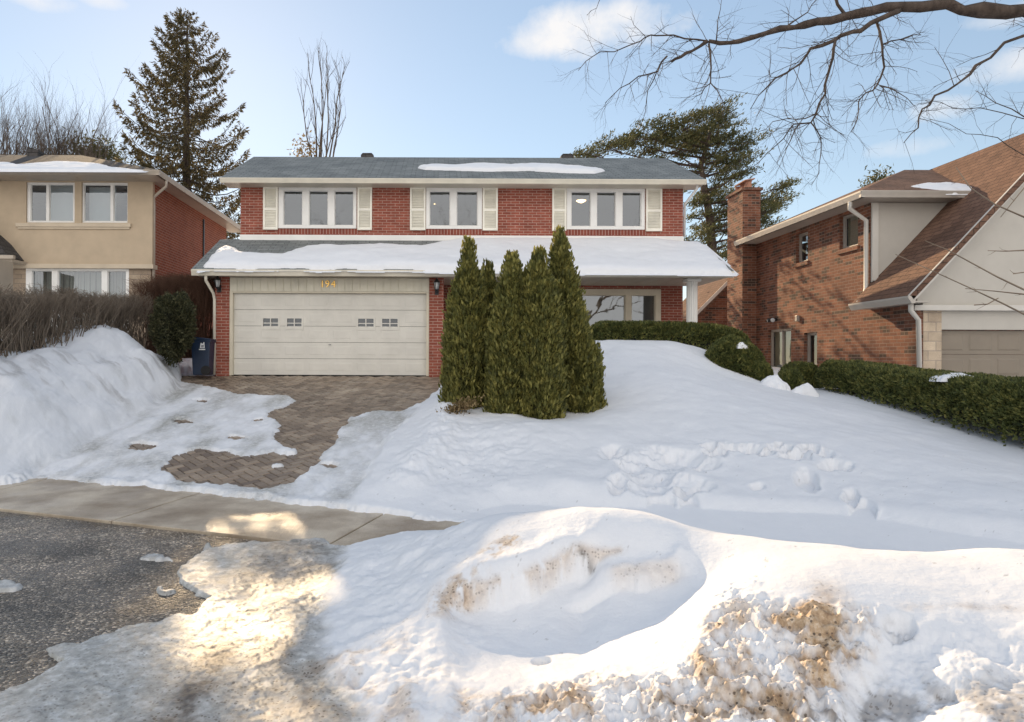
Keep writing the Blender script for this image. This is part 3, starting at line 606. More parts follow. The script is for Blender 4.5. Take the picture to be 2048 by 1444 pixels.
def roof_snow(name, poly, a, b, c, th, label, res=.05, parent=None, edge=.22, nz_=1.0):
    """snow lying on the plane through a, b, c (a = lower left, b = lower right, c = upper left); outline given by where it lies"""
    a, b, c = [np.array(p, float) for p in (a, b, c)]; U = b-a; lu = np.linalg.norm(U); U /= lu; V = c-a; lv = np.linalg.norm(V); V /= lv
    Nn = np.cross(U, V); Nn /= np.linalg.norm(Nn); O = np.array((0, 0, H))
    P2 = []
    for px, py in poly:
        d = np.array(((px-CX)/F, 1, (CY-py)/F)); t = (a-O)@Nn/(d@Nn); q = O+d*t-a; P2.append((q@U, q@V))
    P2 = np.array(P2); u0, v0 = P2.min(0)-.1; u1, v1 = P2.max(0)+.1
    nu = max(8, int((u1-u0)/res)); nv_ = max(8, int((v1-v0)/(res*.8)))
    gu, gv = np.meshgrid(np.linspace(u0, u1, nu), np.linspace(v0, v1, nv_), indexing='ij'); gu = gu.ravel(); gv = gv.ravel()
    d = sdf(gu+.06*nz_*fbm(gu*4, gv*4, 7, 3), gv+.04*nz_*fbm(gu*4, gv*4, 8, 3), P2)
    k = np.clip(-d/edge, -1, 1); hgt = th*np.where(k > 0, np.sqrt(1-(1-k)**2), -.5+0*k)*(1+.45*fbm(gu*.8, gv*1.0, 9, 4))+.012*fbm(gu*5, gv*5, 19, 3); hgt = np.where(k <= 0, -.03, hgt+.004)
    V3 = a+gu[:, None]*U+gv[:, None]*V+hgt[:, None]*Nn
    idx = np.arange(nu*nv_).reshape(nu, nv_); keep = (d.reshape(nu, nv_) < .12)
    kk = keep[:-1, :-1] | keep[1:, 1:]
    fc = np.stack((idx[:-1, :-1][kk], idx[1:, :-1][kk], idx[1:, 1:][kk], idx[:-1, 1:][kk]), 1)
    used = np.unique(fc); remap = -np.ones(nu*nv_, int); remap[used] = np.arange(len(used))
    o = mesh_obj(name, V3[used], remap[fc], M['snow'], parent, True)
    if parent is None: tag(o, label, 'snow', None, 'stuff')
    return o
def lantern(parent, x, y, z):
    l = MB(); l.box(x-.05, x+.05, y-.03, y, z-.17, z+.02)
    l.tube([(x, y-.03, z-.1), (x, y-.12, z-.13), (x, y-.14, z-.08)], .012, 6)
    l.lathe(x, y-.14, [(.02, z-.1), (.045, z-.07), (.05, z-.05)], 8); l.lathe(x, y-.14, [(.085, z+.12), (.07, z+.15), (.03, z+.20), (.012, z+.24)], 8)
    for k in range(6):
        a = k*math.pi/3; l.tube([(x+.048*math.cos(a), y-.14+.048*math.sin(a), z-.05), (x+.078*math.cos(a), y-.14+.078*math.sin(a), z+.12)], .006, 4)
    b = l.build('wall_lantern', M['black'], parent)
    g_ = MB(); g_.lathe(x, y-.14, [(.042, z-.045), (.07, z+.118)], 12); g_.build('lantern_glass', M['frost'], b, True)

# ------------------------------------------------------------------ the red brick house
HB = thing('brick_house', (.6, 17.5, 1.37), 'red brick two-storey house with cream double garage door and a snow-covered porch roof', 'house')
YF = 17.5; YU = 19.2; YR0 = 22.0; YB = 23.2; XL, XR = -5.42, 6.72; E1 = 3.83; RZ0, RZ1 = 3.96, 5.06
win_up = [(556, 712, [(566, 604), (617, 655), (668, 706)]), (851, 963, [(858, 899), (912, 954)]), (1132, 1288, [(1141, 1180), (1192, 1230), (1243, 1281)])]
zt, zb = ZP(376, YU), ZP(458, YU)
m = MB()
holes = [(XP(a, YU), XP(b, YU), zb, zt) for a, b, _ in win_up]
lw0, lw1, lwt, lwb = XP(1078, YU), XP(1321, YU), ZP(577, YU), 2.35
door0, door1 = XP(908, YU), XP(1000, YU)
holes += [(lw0, lw1, lwb, lwt), (door0, door1, 1.75, lwt)]
wall_with_holes(m, XL, XR, 1.0, 6.5, YU, YU+.12, holes)
m.box(XL, XL+.12, YU+.12, YB, 1.0, 6.5); m.box(XR-.12, XR, YU+.12, YB, 1.0, 6.5); m.box(XL+.12, XR-.12, YB-.12, YB, 1.0, 6.5)
for xx in (XL, XR-.12): m.prism([(YU+.05, 6.5), (YB-.05, 6.5), (YR0, 7.98)], xx, xx+.12, 'x')
x_l0, x_l1, x_r0, x_r1 = XP(430, YF), XP(458, YF), XP(858, YF), .15
m.box(x_l0, x_l1, YF, YF+.35, 1.0, E1); m.box(x_r0, x_r1, YF, YF+.35, 1.0, E1)
m.box(x_l0, x_l0+.12, YF+.35, YU, 1.0, E1); m.box(x_r1-.12, x_r1, YF+.35, YU, 1.0, E1)
m.build('wall', M['brick'], HB)
for a, b, _ in win_up: MB().box(XP(a, YU)-.05, XP(b, YU)+.05, YU-.004, YU+.05, ZP(469, YU), zb).build('sill_course', M['soldier'], HB)
MB().box(XL-.01, XR+.01, YU-.03, YU+.02, 5.0, ZP(471, YU)).build('trim_band', M['white'], HB)
for (a, b, ps), lm in zip(win_up, ((645, 391), (868, 381), (1162, 398))):
    w_ = window(HB, XP(a, YU), XP(b, YU), zb, zt, YU, [(XP(p, YU), XP(q, YU)) for p, q in ps], fw=.085)
for a, b in ((526, 555), (714, 743), (819, 850), (964, 994), (1103, 1131), (1290, 1322)):
    x0, x1 = XP(a, YU), XP(b, YU); z0, z1 = ZP(461, YU), ZP(375, YU); s = MB()
    s.box(x0, x0+.05, YU-.06, YU, z0, z1); s.box(x1-.05, x1, YU-.06, YU, z0, z1)
    zm = z0+(z1-z0)*.47
    for c, d in ((z0, z0+.06), (zm-.03, zm+.03), (z1-.06, z1)): s.box(x0+.05, x1-.05, YU-.06, YU, c, d)
    for zz0, zz1 in ((z0+.06, zm-.03), (zm+.03, z1-.06)):
        k = int((zz1-zz0)/.042)
        for i in range(k):
            zc = zz0+(i+.5)*(zz1-zz0)/k; s.slab((x0+.05, YU-.05, zc-.02), (x1-.05, YU-.05, zc-.02), (x1-.05, YU-.02, zc+.02), (x0+.05, YU-.02, zc+.02), .006)
    s.box(x0+.05, x1-.05, YU-.012, YU, z0+.06, z1-.06)
    s.build('shutter', M['shutter'], HB)
# rooms behind upper windows
for i, (a, b, ps) in enumerate(win_up):
    x0, x1 = XP(a, YU)-.4, XP(b, YU)+.4
    r_ = MB(); r_.box(x0, x1, YU+2.6, YU+2.7, 4.9, 6.45); r_.box(x0-.1, x0, YU+.13, YU+2.7, 4.9, 6.45); r_.box(x1, x1+.1, YU+.13, YU+2.7, 4.9, 6.45)
    r_.box(x0, x1, YU+.13, YU+2.6, 6.42, 6.48); r_.box(x0, x1, YU+.13, YU+2.6, 4.85, 4.9)
    r_.build('room_lining', M['room'], HB)
for px, py, Yl in ((655, 393, YU+1.1), (1161, 398, YU+1.1), (868, 384, YU+1.6)):
    c = W3(px, py, Yl); r = .17
    l = MB(); l.lathe(c[0], c[1], [(.02, c[2]-.10), (r*.5, c[2]-.075), (r*.85, c[2]-.03), (r, c[2]+.02), (r*.5, c[2]+.03), (.02, 6.41)], 16)
    l.build('ceiling_light', M['lamp'], HB, True)
# lower window and door
w_ = window(HB, lw0, lw1, lwb, lwt, YU, [(XP(1090, YU), XP(1250, YU)), (XP(1262, YU), XP(1310, YU))], fw=.16, fm='trim')
r_ = MB(); r_.box(lw0-.1, lw1+.1, YU+1.6, YU+1.7, 2.0, 3.85); r_.box(lw0-.1, lw0, YU+.13, YU+1.7, 2.0, 3.8); r_.box(lw1, lw1+.1, YU+.13, YU+1.7, 2.0, 3.8); r_.box(lw0, lw1, YU+.13, YU+1.6, 3.8, 3.85); r_.box(lw0, lw1, YU+.13, YU+1.6, 2.0, 2.05)
r_.build('room_lining', M['curtain'], HB)
d_ = MB(); d_.box(door0, door0+.09, YU-.03, YU+.1, 1.75, lwt); d_.box(door1-.09, door1, YU-.03, YU+.1, 1.75, lwt); d_.box(door0+.09, door1-.09, YU-.03, YU+.1, lwt-.12, lwt); df = d_.build('door_frame', M['trim'], HB, bevel=.006)
MB().box(door0+.09, door1-.09, YU+.03, YU+.08, 1.75, lwt-.12).build('front_door', M['wood'], HB, bevel=.004)
MB().box(.16, 6.8, 17.3, YU-.001, .9, 1.74).build('porch_slab', M['concrete'], HB)
# column
cx0, cx1 = XP(1377, 17.3), XP(1397, 17.3); c = MB(); cc = ((cx0+cx1)/2, 17.42); n_ = 32; prof = []
vs = []; 
for zz in (1.74, E1-.09):
    for k in range(n_):
        a = 2*math.pi*k/n_; rr = .118 if k % 2 else .132; vs.append((cc[0]+rr*math.cos(a), cc[1]+rr*math.sin(a), zz))
c.add(vs, [(k, (k+1) % n_, n_+(k+1) % n_, n_+k) for k in range(n_)]); c.box(cc[0]-.17, cc[0]+.17, cc[1]-.17, cc[1]+.17, E1-.09, E1-.02); c.box(cc[0]-.17, cc[0]+.17, cc[1]-.17, cc[1]+.17, 1.74, 1.84)
c.build('porch_column', M['white'], HB)
# header siding over the garage door
hz0, hz1 = ZP(583, YF), E1-.01; m = MB(); n_ = 26
xa, xb = x_l1, x_r0
for i in range(n_):
    p = xa+(xb-xa)*i/n_; q = xa+(xb-xa)*(i+1)/n_; m.box(p+.007, q-.007, YF+.03, YF+.09, hz0, hz1)
m.box(xa, xb, YF+.045, YF+.12, hz0, hz1); m.build('header_siding', M['siding'], HB)
f = MB(); f.box(xa, xa+.085, YF+.02, YF+.16, 1.37, hz0); f.box(xb-.07, xb, YF+.02, YF+.16, 1.37, hz0); f.box(xa+.085, xb-.07, YF+.02, YF+.16, hz0-.05, hz0-.004); f.build('garage_frame', M['trim'], HB, bevel=.005)
# garage door
gx0, gx1, gz0, gz1 = xa+.085, xb-.07, 1.385, hz0-.05; YG = YF+.13
gw = []
for a, b in ((526, 556), (574, 603), (716, 747), (764, 795)): gw.append((XP(a, YG), XP(b, YG), ZP(657, YG), ZP(638, YG)))
g_ = MB(); rows = 5; rh = (gz1-gz0)/rows
lines = [gz0+i*rh for i in range(rows+1)]
for i in range(rows):
    z0, z1 = lines[i]+.004, lines[i+1]-.004
    hs = [h for h in gw if z0 < (h[2]+h[3])/2 < z1]
    if hs: wall_with_holes(g_, gx0, gx1, z0, z1, YG, YG+.05, hs)
    else: g_.box(gx0, gx1, YG, YG+.05, z0, z1)
    k = 8
    for j in range(k):
        p0 = gx0+(gx1-gx0)*(j+.11)/k; p1 = gx0+(gx1-gx0)*(j+.89)/k; q0, q1 = z0+.09, z1-.09
        if any(h[0] < p1+.05 and h[1] > p0-.05 for h in hs): continue
        g_.add([(p0, YG, q0), (p1, YG, q0), (p1, YG, q1), (p0, YG, q1), (p0+.025, YG-.003, q0+.025), (p1-.025, YG-.003, q0+.025), (p1-.025, YG-.003, q1-.025), (p0+.025, YG-.003, q1-.025)],
               [(0,1,5,4),(1,2,6,5),(2,3,7,6),(3,0,4,7),(4,5,6,7)])
g_.box(gx0, gx1, YG+.05, YG+.06, gz0, lines[3]-.0) if False else None
gd = g_.build('garage_door', M['garage'], HB)
MB().box(gx0, gx1, YG+.002, YG+.04, 1.368, 1.385).build('bottom_seal', M['rubber'], gd)
for h in gw:
    f = MB(); e = .045
    f.box(h[0]-e, h[1]+e, YG-.014, YG-.001, h[3], h[3]+e); f.box(h[0]-e, h[1]+e, YG-.014, YG-.001, h[2]-e, h[2]); f.box(h[0]-e, h[0], YG-.014, YG-.001, h[2], h[3]); f.box(h[1], h[1]+e, YG-.014, YG-.001, h[2], h[3])
    xm = (h[0]+h[1])/2; zm = (h[2]+h[3])/2
    f.box(xm-.013, xm+.013, YG-.01, YG+.01, h[2], h[3]); f.box(h[0], xm-.013, YG-.01, YG+.01, zm-.011, zm+.011); f.box(xm+.013, h[1], YG-.01, YG+.01, zm-.011, zm+.011)
    f.build('door_window', M['garage'], gd)
    MB().add([(h[0], YG+.02, h[2]), (h[1], YG+.02, h[2]), (h[1], YG+.02, h[3]), (h[0], YG+.02, h[3])], [(0,1,2,3)]).build('door_pane', M['glass_dark'] if 'glass_dark' in M else M['glass'], gd)
hm = MB(); hx, hzz = XP(660, YG), ZP(690, YG); hm.box(hx-.035, hx+.035, YG-.03, YG-.018, hzz-.008, hzz+.008); hm.lathe(hx, YG-.02, [(.008, hzz-.014), (.008, hzz+.014)], 8); hm.build('handle', M['steel'], gd)
MB().box(gx0-.1, gx1+.1, YG+.5, YG+.55, 1.3, 3.7).build('garage_back', M['dark'], HB)
# house number
def digit(ch, x, y, z, size, mt, parent):
    cu = bpy.data.curves.new('digit', 'FONT'); cu.body = ch; cu.size = size; cu.extrude = .012; cu.bevel_depth = .002; cu.align_x = 'CENTER'
    t_ = bpy.data.objects.new('digit_curve', cu); col.objects.link(t_); dg = bpy.context.evaluated_depsgraph_get(); me = bpy.data.meshes.new_from_object(t_.evaluated_get(dg))
    bpy.data.objects.remove(t_)
    me.transform(Matrix.Translation(Vector((x, y, z))-Vector(ORG[parent.name])) @ Matrix.Rotation(R(90), 4, 'X')); me.materials.clear(); me.materials.append(mt)
    o = bpy.data.objects.new('house_number_digit', me); col.objects.link(o); o.parent = parent; ORG[o.name] = ORG[parent.name]; return o
for ch, px in (('1', 644), ('9', 654), ('4', 666)): digit(ch, XP(px, YF), YF+.018, ZP(575, YF), .245, M['gold'], HB)
lantern(HB, XP(438, YF), YF, ZP(577, YF)+.05); lantern(HB, XP(873, YF), YF, ZP(580, YF)+.05)
MB().box(XP(441, YF), XP(451, YF), YF-.1, YF, ZP(554, YF), ZP(549, YF)).build('security_camera', M['white'], HB, bevel=.01)
# lower roof
RX0, RX1 = -5.97, 7.17; Yg = 16.95
m = MB(); m.slab((RX0, Yg, RZ0), (RX1, Yg, RZ0), (RX1, YU-.001, RZ1), (RX0, YU-.001, RZ1), .07); 
# short returns past the upper wall on each side
s_ = (RZ1-RZ0)/(YU-Yg)
m.slab((RX0, YU+.0, RZ1), (XL-.002, YU+.0, RZ1), (XL-.002, YU+.5, RZ1+s_*.2), (RX0, YU+.5, RZ1+s_*.2), .07)
m.slab((XR+.002, YU+.0, RZ1), (RX1, YU+.0, RZ1), (RX1, YU+.5, RZ1+s_*.2), (XR+.002, YU+.5, RZ1+s_*.2), .07)
m.build('porch_roof', M['shingle'], HB)
m = MB(); m.box(RX0+.03, RX1-.03, Yg+.09, YU-.001, E1, E1+.03)
for xx in (RX0+.02, RX1-.05): m.prism([(Yg+.12, E1+.03), (YU, E1+.03), (YU, RZ1-.09), (Yg+.12, RZ0-.06)], xx, xx+.03, 'x')
for i in range(36): xx = RX0+.2+i*.355; m.box(xx, xx+.012, Yg+.1, YU-.003, E1-.006, E1)
m.build('soffit', M['soffit'], HB)
m = MB(); gutter(m, RX0, RX1, Yg-.02, 3.80, 3.945); m.build('gutter', M['gutter'], HB)
# upper roof
UX0, UX1 = -5.80, 7.13; Y0, Y1, YR_ = 18.6, 23.6, 22.0; z0_, zr_ = 6.60, 8.15
m = MB(); m.slab((UX0, Y0, z0_), (UX1, Y0, z0_), (UX1, YR_, zr_), (UX0, YR_, zr_), .09); m.slab((UX1, Y1, z0_), (UX0, Y1, z0_), (UX0, YR_, zr_), (UX1, YR_, zr_), .09)
rf = m.build('main_roof', M['shingle'], HB)
for px in (734, 1131):
    c = W3(px, 315, YR_+.25); m = MB(); m.prism([(c[0]-.2, c[2]-.25), (c[0]+.2, c[2]-.25), (c[0]+.2, c[2]+.02), (c[0]+.14, c[2]+.08), (c[0]-.14, c[2]+.08), (c[0]-.2, c[2]+.02)], c[1]-.2, c[1]+.2, 'y'); m.build('roof_vent', M['shingle_l'], rf)
m = MB(); m.box(UX0+.03, UX1-.03, Y0+.09, YU+.1, 6.49, 6.52)
for i in range(36): xx = UX0+.2+i*.35; m.box(xx, xx+.012, Y0+.1, YU-.002, 6.484, 6.49)
for xx in (UX0+.01, UX1-.04): m.prism([(Y0+.1, 6.49), (Y0+.1, 6.5), (YR_, 8.01), (Y1, 6.5), (Y1, 6.49), (YR_, 7.85)], xx, xx+.03, 'x')
m.build('eaves_soffit', M['soffit'], HB)
m = MB(); gutter(m, UX0, UX1, Y0-.02, 6.475, 6.595); m.build('gutter', M['gutter'], HB)
# downspouts
m = MB(); Yd = YF-.06
m.tube([W3(411, 553, 17.0), W3(411, 562, 17.0), W3(426, 588, Yd), W3(428.5, 600, Yd), W3(428.5, 751, Yd)], .038, 8); m.build('downspout', M['gutter'], HB, True)
m = MB(); m.tube([(6.95, 18.75, 6.5), (6.95, 18.8, 6.4), (6.80, 19.3, 6.1), (6.79, 19.3, 5.2)], .035, 8); m.build('downspout', M['white'], HB, True)
# snow on the roofs
roof_snow('roof_snow', [(403,541),(418,520),(436,505),(450,496),(466,499),(484,510),(520,513),(562,513),(588,503),(612,496),(650,493),(700,494),(760,491),(815,495),(850,493),(880,485),(930,481),(1010,479),(1300,479),(1400,486),(1418,497),(1440,518),(1463,544),(1463,545),(1250,543),(1100,544),(1000,541),(900,542),(800,538),(740,540),(690,538),(640,540),(600,537),(520,539),(403,538)],
          (RX0, Yg, RZ0), (RX1, Yg, RZ0), (RX0, YU, RZ1), .13, 'smooth white snow blanket covering the lower porch and garage roof of the red brick house', edge=.3)
roof_snow('roof_snow', [(833,336),(865,331),(905,333),(955,331),(1010,333),(1070,330),(1140,333),(1207,341),(1190,346),(1120,345),(1050,341),(980,343),(900,341),(850,340)],
          (UX0, Y0, z0_), (UX1, Y0, z0_), (UX0, YR_, zr_), .11, 'long thin strip of snow on the upper roof of the red brick house', edge=.2)

# ------------------------------------------------------------------ left neighbour
HL = thing('stucco_house', (-12, 19.7, 1.8), 'tan stucco two-storey house with an orange brick side wall left of the bare hedge', 'house')
YS = 19.7; XW = -8.1; XFAR = -18.6; YSB = 26.8; WT = 6.80; m = MB()
lt, lb = ZP(367, YS), ZP(448, YS); wins = [(51, 148, [(58, 89), (95, 143)]), (162, 254, [(165, 218), (224, 252)])]
zs2 = ZP(531, YS)
holes = [(XP(51, YS), XP(148, YS), lb, lt), (XP(162, YS), XP(254, YS), lb, lt)]
wall_with_holes(m, XFAR, XP(304, YS), zs2, WT, YS, YS+.15, holes); m.build('stucco_wall', M['stucco'], HL)
# brick side return and side wall
m = MB(); m.box(XW-.12, XW, YS+.15, YSB, 1.0, WT-.02); m.box(XFAR, XW-.12, YSB-.12, YSB, 1, WT-.02); m.build('side_wall', M['brick_left'], HL)
m = MB(); gw0, gw1, gwt = XP(48, YS), XP(255, YS), ZP(537, YS)
wall_with_holes(m, XFAR, XP(300, YS)-.02, 1.0, zs2-.12, YS+.08, YS+.2, [(gw0, gw1, 2.2, gwt)]); m.build('stone_wall', M['stone'], HL)
MB().box(XFAR, XP(307, YS), YS-.05, YS+.25, zs2-.12, zs2).build('trim_band', M['stucco_trim'], HL)
m = MB(); m.box(XP(33, YS), XP(262, YS), YS-.07, YS+.02, ZP(457, YS), ZP(450, YS)); m.box(XP(36, YS), XP(259, YS), YS-.04, YS+.02, ZP(461, YS), ZP(457, YS)); m.build('window_ledge', M['stucco_trim'], HL)
for a, b, ps in wins: window(HL, XP(a, YS), XP(b, YS), lb, lt, YS+.05, [(XP(p, YS), XP(q, YS)) for p, q in ps], fw=.05, proud=.0, dep=.08)
window(HL, gw0, gw1, 2.2, gwt, YS+.1, [(XP(60, YS), XP(100, YS)), (XP(112, YS), XP(200, YS)), (XP(212, YS), XP(249, YS))], fw=.09)
MB().box(XP(95, YS)-.2, XP(146, YS), YS+.35, YS+.37, lb, lt).build('window_blind', M['blind'], HL); MB().box(XP(165, YS), XP(219, YS), YS+.35, YS+.37, lb, lt-.06).build('window_blind', M['blind'], HL)
m = MB()
x_ = gw0-.1
while x_ < gw1+.1:
    m.box(x_, x_+.05, YS+.5+.03*math.sin(x_*40), YS+.53+.03*math.sin(x_*40), 2.1, gwt); x_ += .055
m.build('curtain', M['curtain'], HL)
MB().box(XFAR+.2, XW-.2, YS+3, YS+3.05, 1.5, 6.7).build('room_back', M['room'], HL)
# roof
EZ = 6.91; EX = -7.57; EY = 19.0
m = MB(); hip = 4.36; rz = ZP(313, EY+hip)
rr = [(XFAR-1, EY, EZ), (EX, EY, EZ), (EX, EY+2*hip, EZ), (XFAR-1, EY+2*hip, EZ), (EX-hip, EY+hip, rz), (XFAR-1, EY+hip, rz)]
m.add(rr, [(0,1,4,5),(1,2,4),(2,3,5,4)]); m.add([(p[0], p[1], p[2]-.05) for p in rr[:4]], [(3,2,1,0)]); rfl = m.build('roof', M['shingle_l'], HL)
c = W3(70, 311, EY+hip-.2); m = MB(); m.prism([(c[0]-.19, c[2]-.3), (c[0]+.19, c[2]-.3), (c[0]+.19, c[2]+.08), (c[0]-.05, c[2]+.15), (c[0]-.19, c[2]+.12)], c[1]-.2, c[1]+.2, 'y'); m.build('chimney_vent', M['shingle_l'], rfl)
m = MB(); m.box(XFAR, EX-.05, EY+.08, YS+.1, EZ-.14, EZ-.11); m.box(XW-.1, EX-.08, YS+.1, YSB+.75, EZ-.14, EZ-.11); 
for px in (22, 155, 270): m.lathe(XP(px, EY+.35), EY+.35, [(.05, EZ-.15), (.05, EZ-.138)], 12)
m.build('soffit', M['gutter_l'], HL)
m = MB(); gutter(m, XFAR, EX, EY-.02, EZ-.14, EZ-.005); m.prism([(EX-.1, EZ-.14), (EX-.02, EZ-.14), (EX+.015, EZ-.03), (EX+.015, EZ-.005), (EX-.1, EZ-.015)], EY, EY+2*hip, 'y'); m.build('gutter', M['gutter_l'], HL)
m = MB(); m.tube([(EX-.02, YS-.15, EZ-.15), (EX-.03, YS-.13, EZ-.3), (XW+.06, YS+.1, EZ-.55), (XW+.055, YS+.12, EZ-.8), (XW+.055, YS+.12, 1.9)], .04, 8); m.build('downspout', M['gutter_l'], HL, True)
m = MB(); m.box(XW+.002, XW+.04, 24.1, 24.17, 1.9, 6.6); m.build('cable_conduit', M['black'], HL)
# the little entrance roof at the picture's left edge
m = MB(); m.prism([(XP(-120, 19.2), ZP(535, 19.2)), (XP(26, 19.2), ZP(520, 19.2)), (XP(0, 19.2), ZP(487, 19.2)), (XP(-120, 19.2), ZP(380, 19.2))], 19.0, YS, 'y'); m.build('entrance_roof', M['shingle_l'], HL)
m = MB(); m.box(XP(-120, 19.0), XP(30, 19.0), 18.9, 19.0, ZP(521, 18.95), ZP(514, 18.95)); m.box(XP(-120, 19.0), XP(24, 19.0), 19.0, YS, ZP(527, 19.0), ZP(521, 19.0)); m.box(XP(22, 19.1), XP(28, 19.1), 19.05, 17.45, 1.2, ZP(527, 19.0)); m.build('entrance_trim', M['gutter_l'], HL)
roof_snow('roof_snow', [(-40,330),(20,329),(38,334),(70,330),(115,327),(165,328),(205,332),(224,338),(250,340),(285,344),(0,344),(-40,344)], (XFAR-1, EY, EZ), (EX, EY, EZ), (XFAR-1, EY+hip, rz), .06, 'rounded snow drift on the dark roof of the tan stucco house', edge=.5)

# ------------------------------------------------------------------ right neighbour
HR = thing('brown_brick_house', (12.5, 16, .9), 'multicoloured brown brick house with tall side chimney and steep sunlit brown shingle roof', 'house')
XB = 10.0; GY = 14.6; UY = 16.2; BY = 22.4; sxf = side(XB)
ww = []
def wy(px): return XB*F/(px-CX)                 # depth of a picture column on the side wall
def zz_(py, px): return H+(CY-py)/F*wy(px)
w1 = (wy(1591), wy(1615), zz_(523, 1600), zz_(462, 1603)); w2 = (wy(1678), wy(1715), zz_(493, 1695), zz_(424, 1695))
w3 = (wy(1536), wy(1582), .9, zz_(655, 1560)); w4 = (wy(1608), wy(1634), .9, zz_(662, 1620))
hs = [(-a, -b, c, d) for a, b, c, d in (w1, w2, w3, w4)]
m = MB(sxf); wall_with_holes(m, -BY, -UY, .5, 5.5, 0, .12, hs); wall_with_holes(m, -UY, -GY, .5, 3.0, 0, .12, [])
m.build('side_wall', M['brick_multi'], HR)
MB().box(XB+.12, 20, BY-.12, BY, .5, 5.5).build('rear_wall', M['brick_multi'], HR); MB().box(XB+.12, 20, UY+.05, UY+.2, 3.0, 5.45).build('upper_front_wall', M['brick_multi'], HR)
for k, (a, b, c, d) in enumerate((w1, w2, w3, w4)):
    x0, x1 = -a, -b; pn = [(x0+.06, x1-.06)] if k != 2 else [(x0+.06, (x0+x1)/2-.02), ((x0+x1)/2+.02, x1-.06)]
    window(HR, x0, x1, c, d, .09, pn, xf=sxf, fm='frame_r', fw=.06, proud=.0, dep=.06)
    sm = MB(sxf); sm.box(x0-.06, x1+.06, -.05, .1, c-.1, c); sm.build('brick_sill', M['brick_multi'], HR)
for w_ in (w2, w3): MB(sxf).box(-w_[0]+.02, -w_[1]-.02, .2, .22, w_[2], w_[3]).build('window_blind', M['blind_tan'], HR)
MB().box(XB+1.2, XB+1.25, UY+.3, BY-.2, .6, 5.4).build('room_back', M['room'], HR)
# security light
c = (XB, wy(1552), zz_(637, 1552)); m = MB(); m.box(c[0]-.06, c[0], c[1]-.05, c[1]+.05, c[2]-.04, c[2]+.05)
for s in (-1, 1): m.tube([(c[0]-.05, c[1]+.04*s, c[2]), (c[0]-.13, c[1]+.1*s, c[2]+.0)], [.02, .05], 8); m.tube([(c[0]-.13, c[1]+.1*s, c[2]), (c[0]-.17, c[1]+.14*s, c[2]-.01)], [.055, .075], 10)
sl = m.build('flood_light', M['black'], HR)
for s in (-1, 1): MB().tube([(c[0]-.165, c[1]+.135*s, c[2]-.01), (c[0]-.185, c[1]+.155*s, c[2]-.012)], [.07, .04], 10).build('lamp_lens', M['frost'], sl)
m = MB(); c = (XB, wy(1597), zz_(634, 1597)); m.box(c[0]-.08, c[0], c[1]-.06, c[1]+.06, c[2]-.08, c[2]+.08); m.build('vent_cover', M['frame_r'], HR, bevel=.01)
# chimney
cy0, cy1 = 21.95, 23.1; xc = 9.55
m = MB(); m.box(xc, XB-.002, cy0, cy1, .5, ZP(378, cy0)); m.box(XB-.002, XB+.12, cy0+.02, cy1-.02, 5.5, ZP(378, cy0)); m.box(xc-.05, XB+.17, cy0-.05, cy1+.05, ZP(378, cy0), ZP(374, cy0)+.02)
ch = m.build('chimney', M['brick_multi'], HR)
ct = ZP(374, cy0)+.02; m = MB()
for yy in (cy0+.25, cy0+.6, cy0+.95): m.lathe(xc+.28, yy, [(.12, ct), (.10, ct+.22), (.12, ct+.25)], 10)
m.slab((xc+.1, cy0+.1, ct+.27), (XB-.02, cy0+.1, ct+.33), (XB-.02, cy1-.3, ct+.33), (xc+.1, cy1-.3, ct+.27), .03)
m.build('chimney_pot', M['clay'], ch)
# rear wing with raking roof seen left of the chimney
m = MB(); yy = 24.5; m.prism([(XP(1385, yy), .8), (XP(1500, yy), .8), (XP(1500, yy), ZP(520, yy)), (XP(1392, yy), ZP(628, yy))], yy, yy+3, 'y'); m.build('rear_wing_wall', M['brick_multi'], HR)
m = MB(); m.slab((XP(1380, yy), yy-.25, ZP(634, yy)), (XP(1380, yy), yy+3.2, ZP(634, yy)), (XP(1505, yy), yy+3.2, ZP(508, yy)), (XP(1505, yy), yy-.25, ZP(508, yy)), -.14); m.build('rear_wing_roof', M['shingle_b'], HR)
m = MB(); m.slab((XP(1382, yy-.25), yy-.28, ZP(640, yy-.25)), (XP(1505, yy-.25), yy-.28, ZP(516, yy-.25)), (XP(1505, yy-.25), yy-.28, ZP(508, yy-.25)), (XP(1382, yy-.25), yy-.28, ZP(632, yy-.25)), .03); m.build('rake_board', M['trim_r'], HR)
m = MB(); m.tube([(XB-.6, 22.95, ZP(484, 22.9)), (XB-1.5, 24.9, ZP(506, 24.9))], .03, 6) if False else None
# main roof (hip)
ex, ey, ez = 9.45, 15.64, 5.60; hp = 2.9; hz = ez+hp*.435; XE = 22
rr = [(XE, ey, ez), (ex, ey, ez), (ex, ey+2*hp+.9, ez), (XE, ey+2*hp+.9, ez), (ex+hp, ey+hp, hz), (XE, ey+hp, hz), (ex+hp, ey+hp+.9, hz), (XE, ey+hp+.9, hz)]
m = MB(); m.add(rr, [(1,0,5,4),(2,1,4,6),(3,2,6,7),(4,5,7,6)]); rfm = m.build('main_roof', M['shingle_b'], HR)
c = W3(1800, 353, ey+hp-.4); MB().box(c[0]-.2, c[0]+.2, c[1]-.2, c[1]+.2, c[2]-.25, c[2]+.06).build('roof_vent', M['shingle_l'], rfm)
m = MB(); m.box(ex+.06, XE, ey+.08, UY-.001, ez-.15, ez-.12); m.box(ex+.06, XB-.001, UY-.001, ey+2*hp+.8, ez-.15, ez-.12); m.build('soffit', M['gutter_r'], HR)
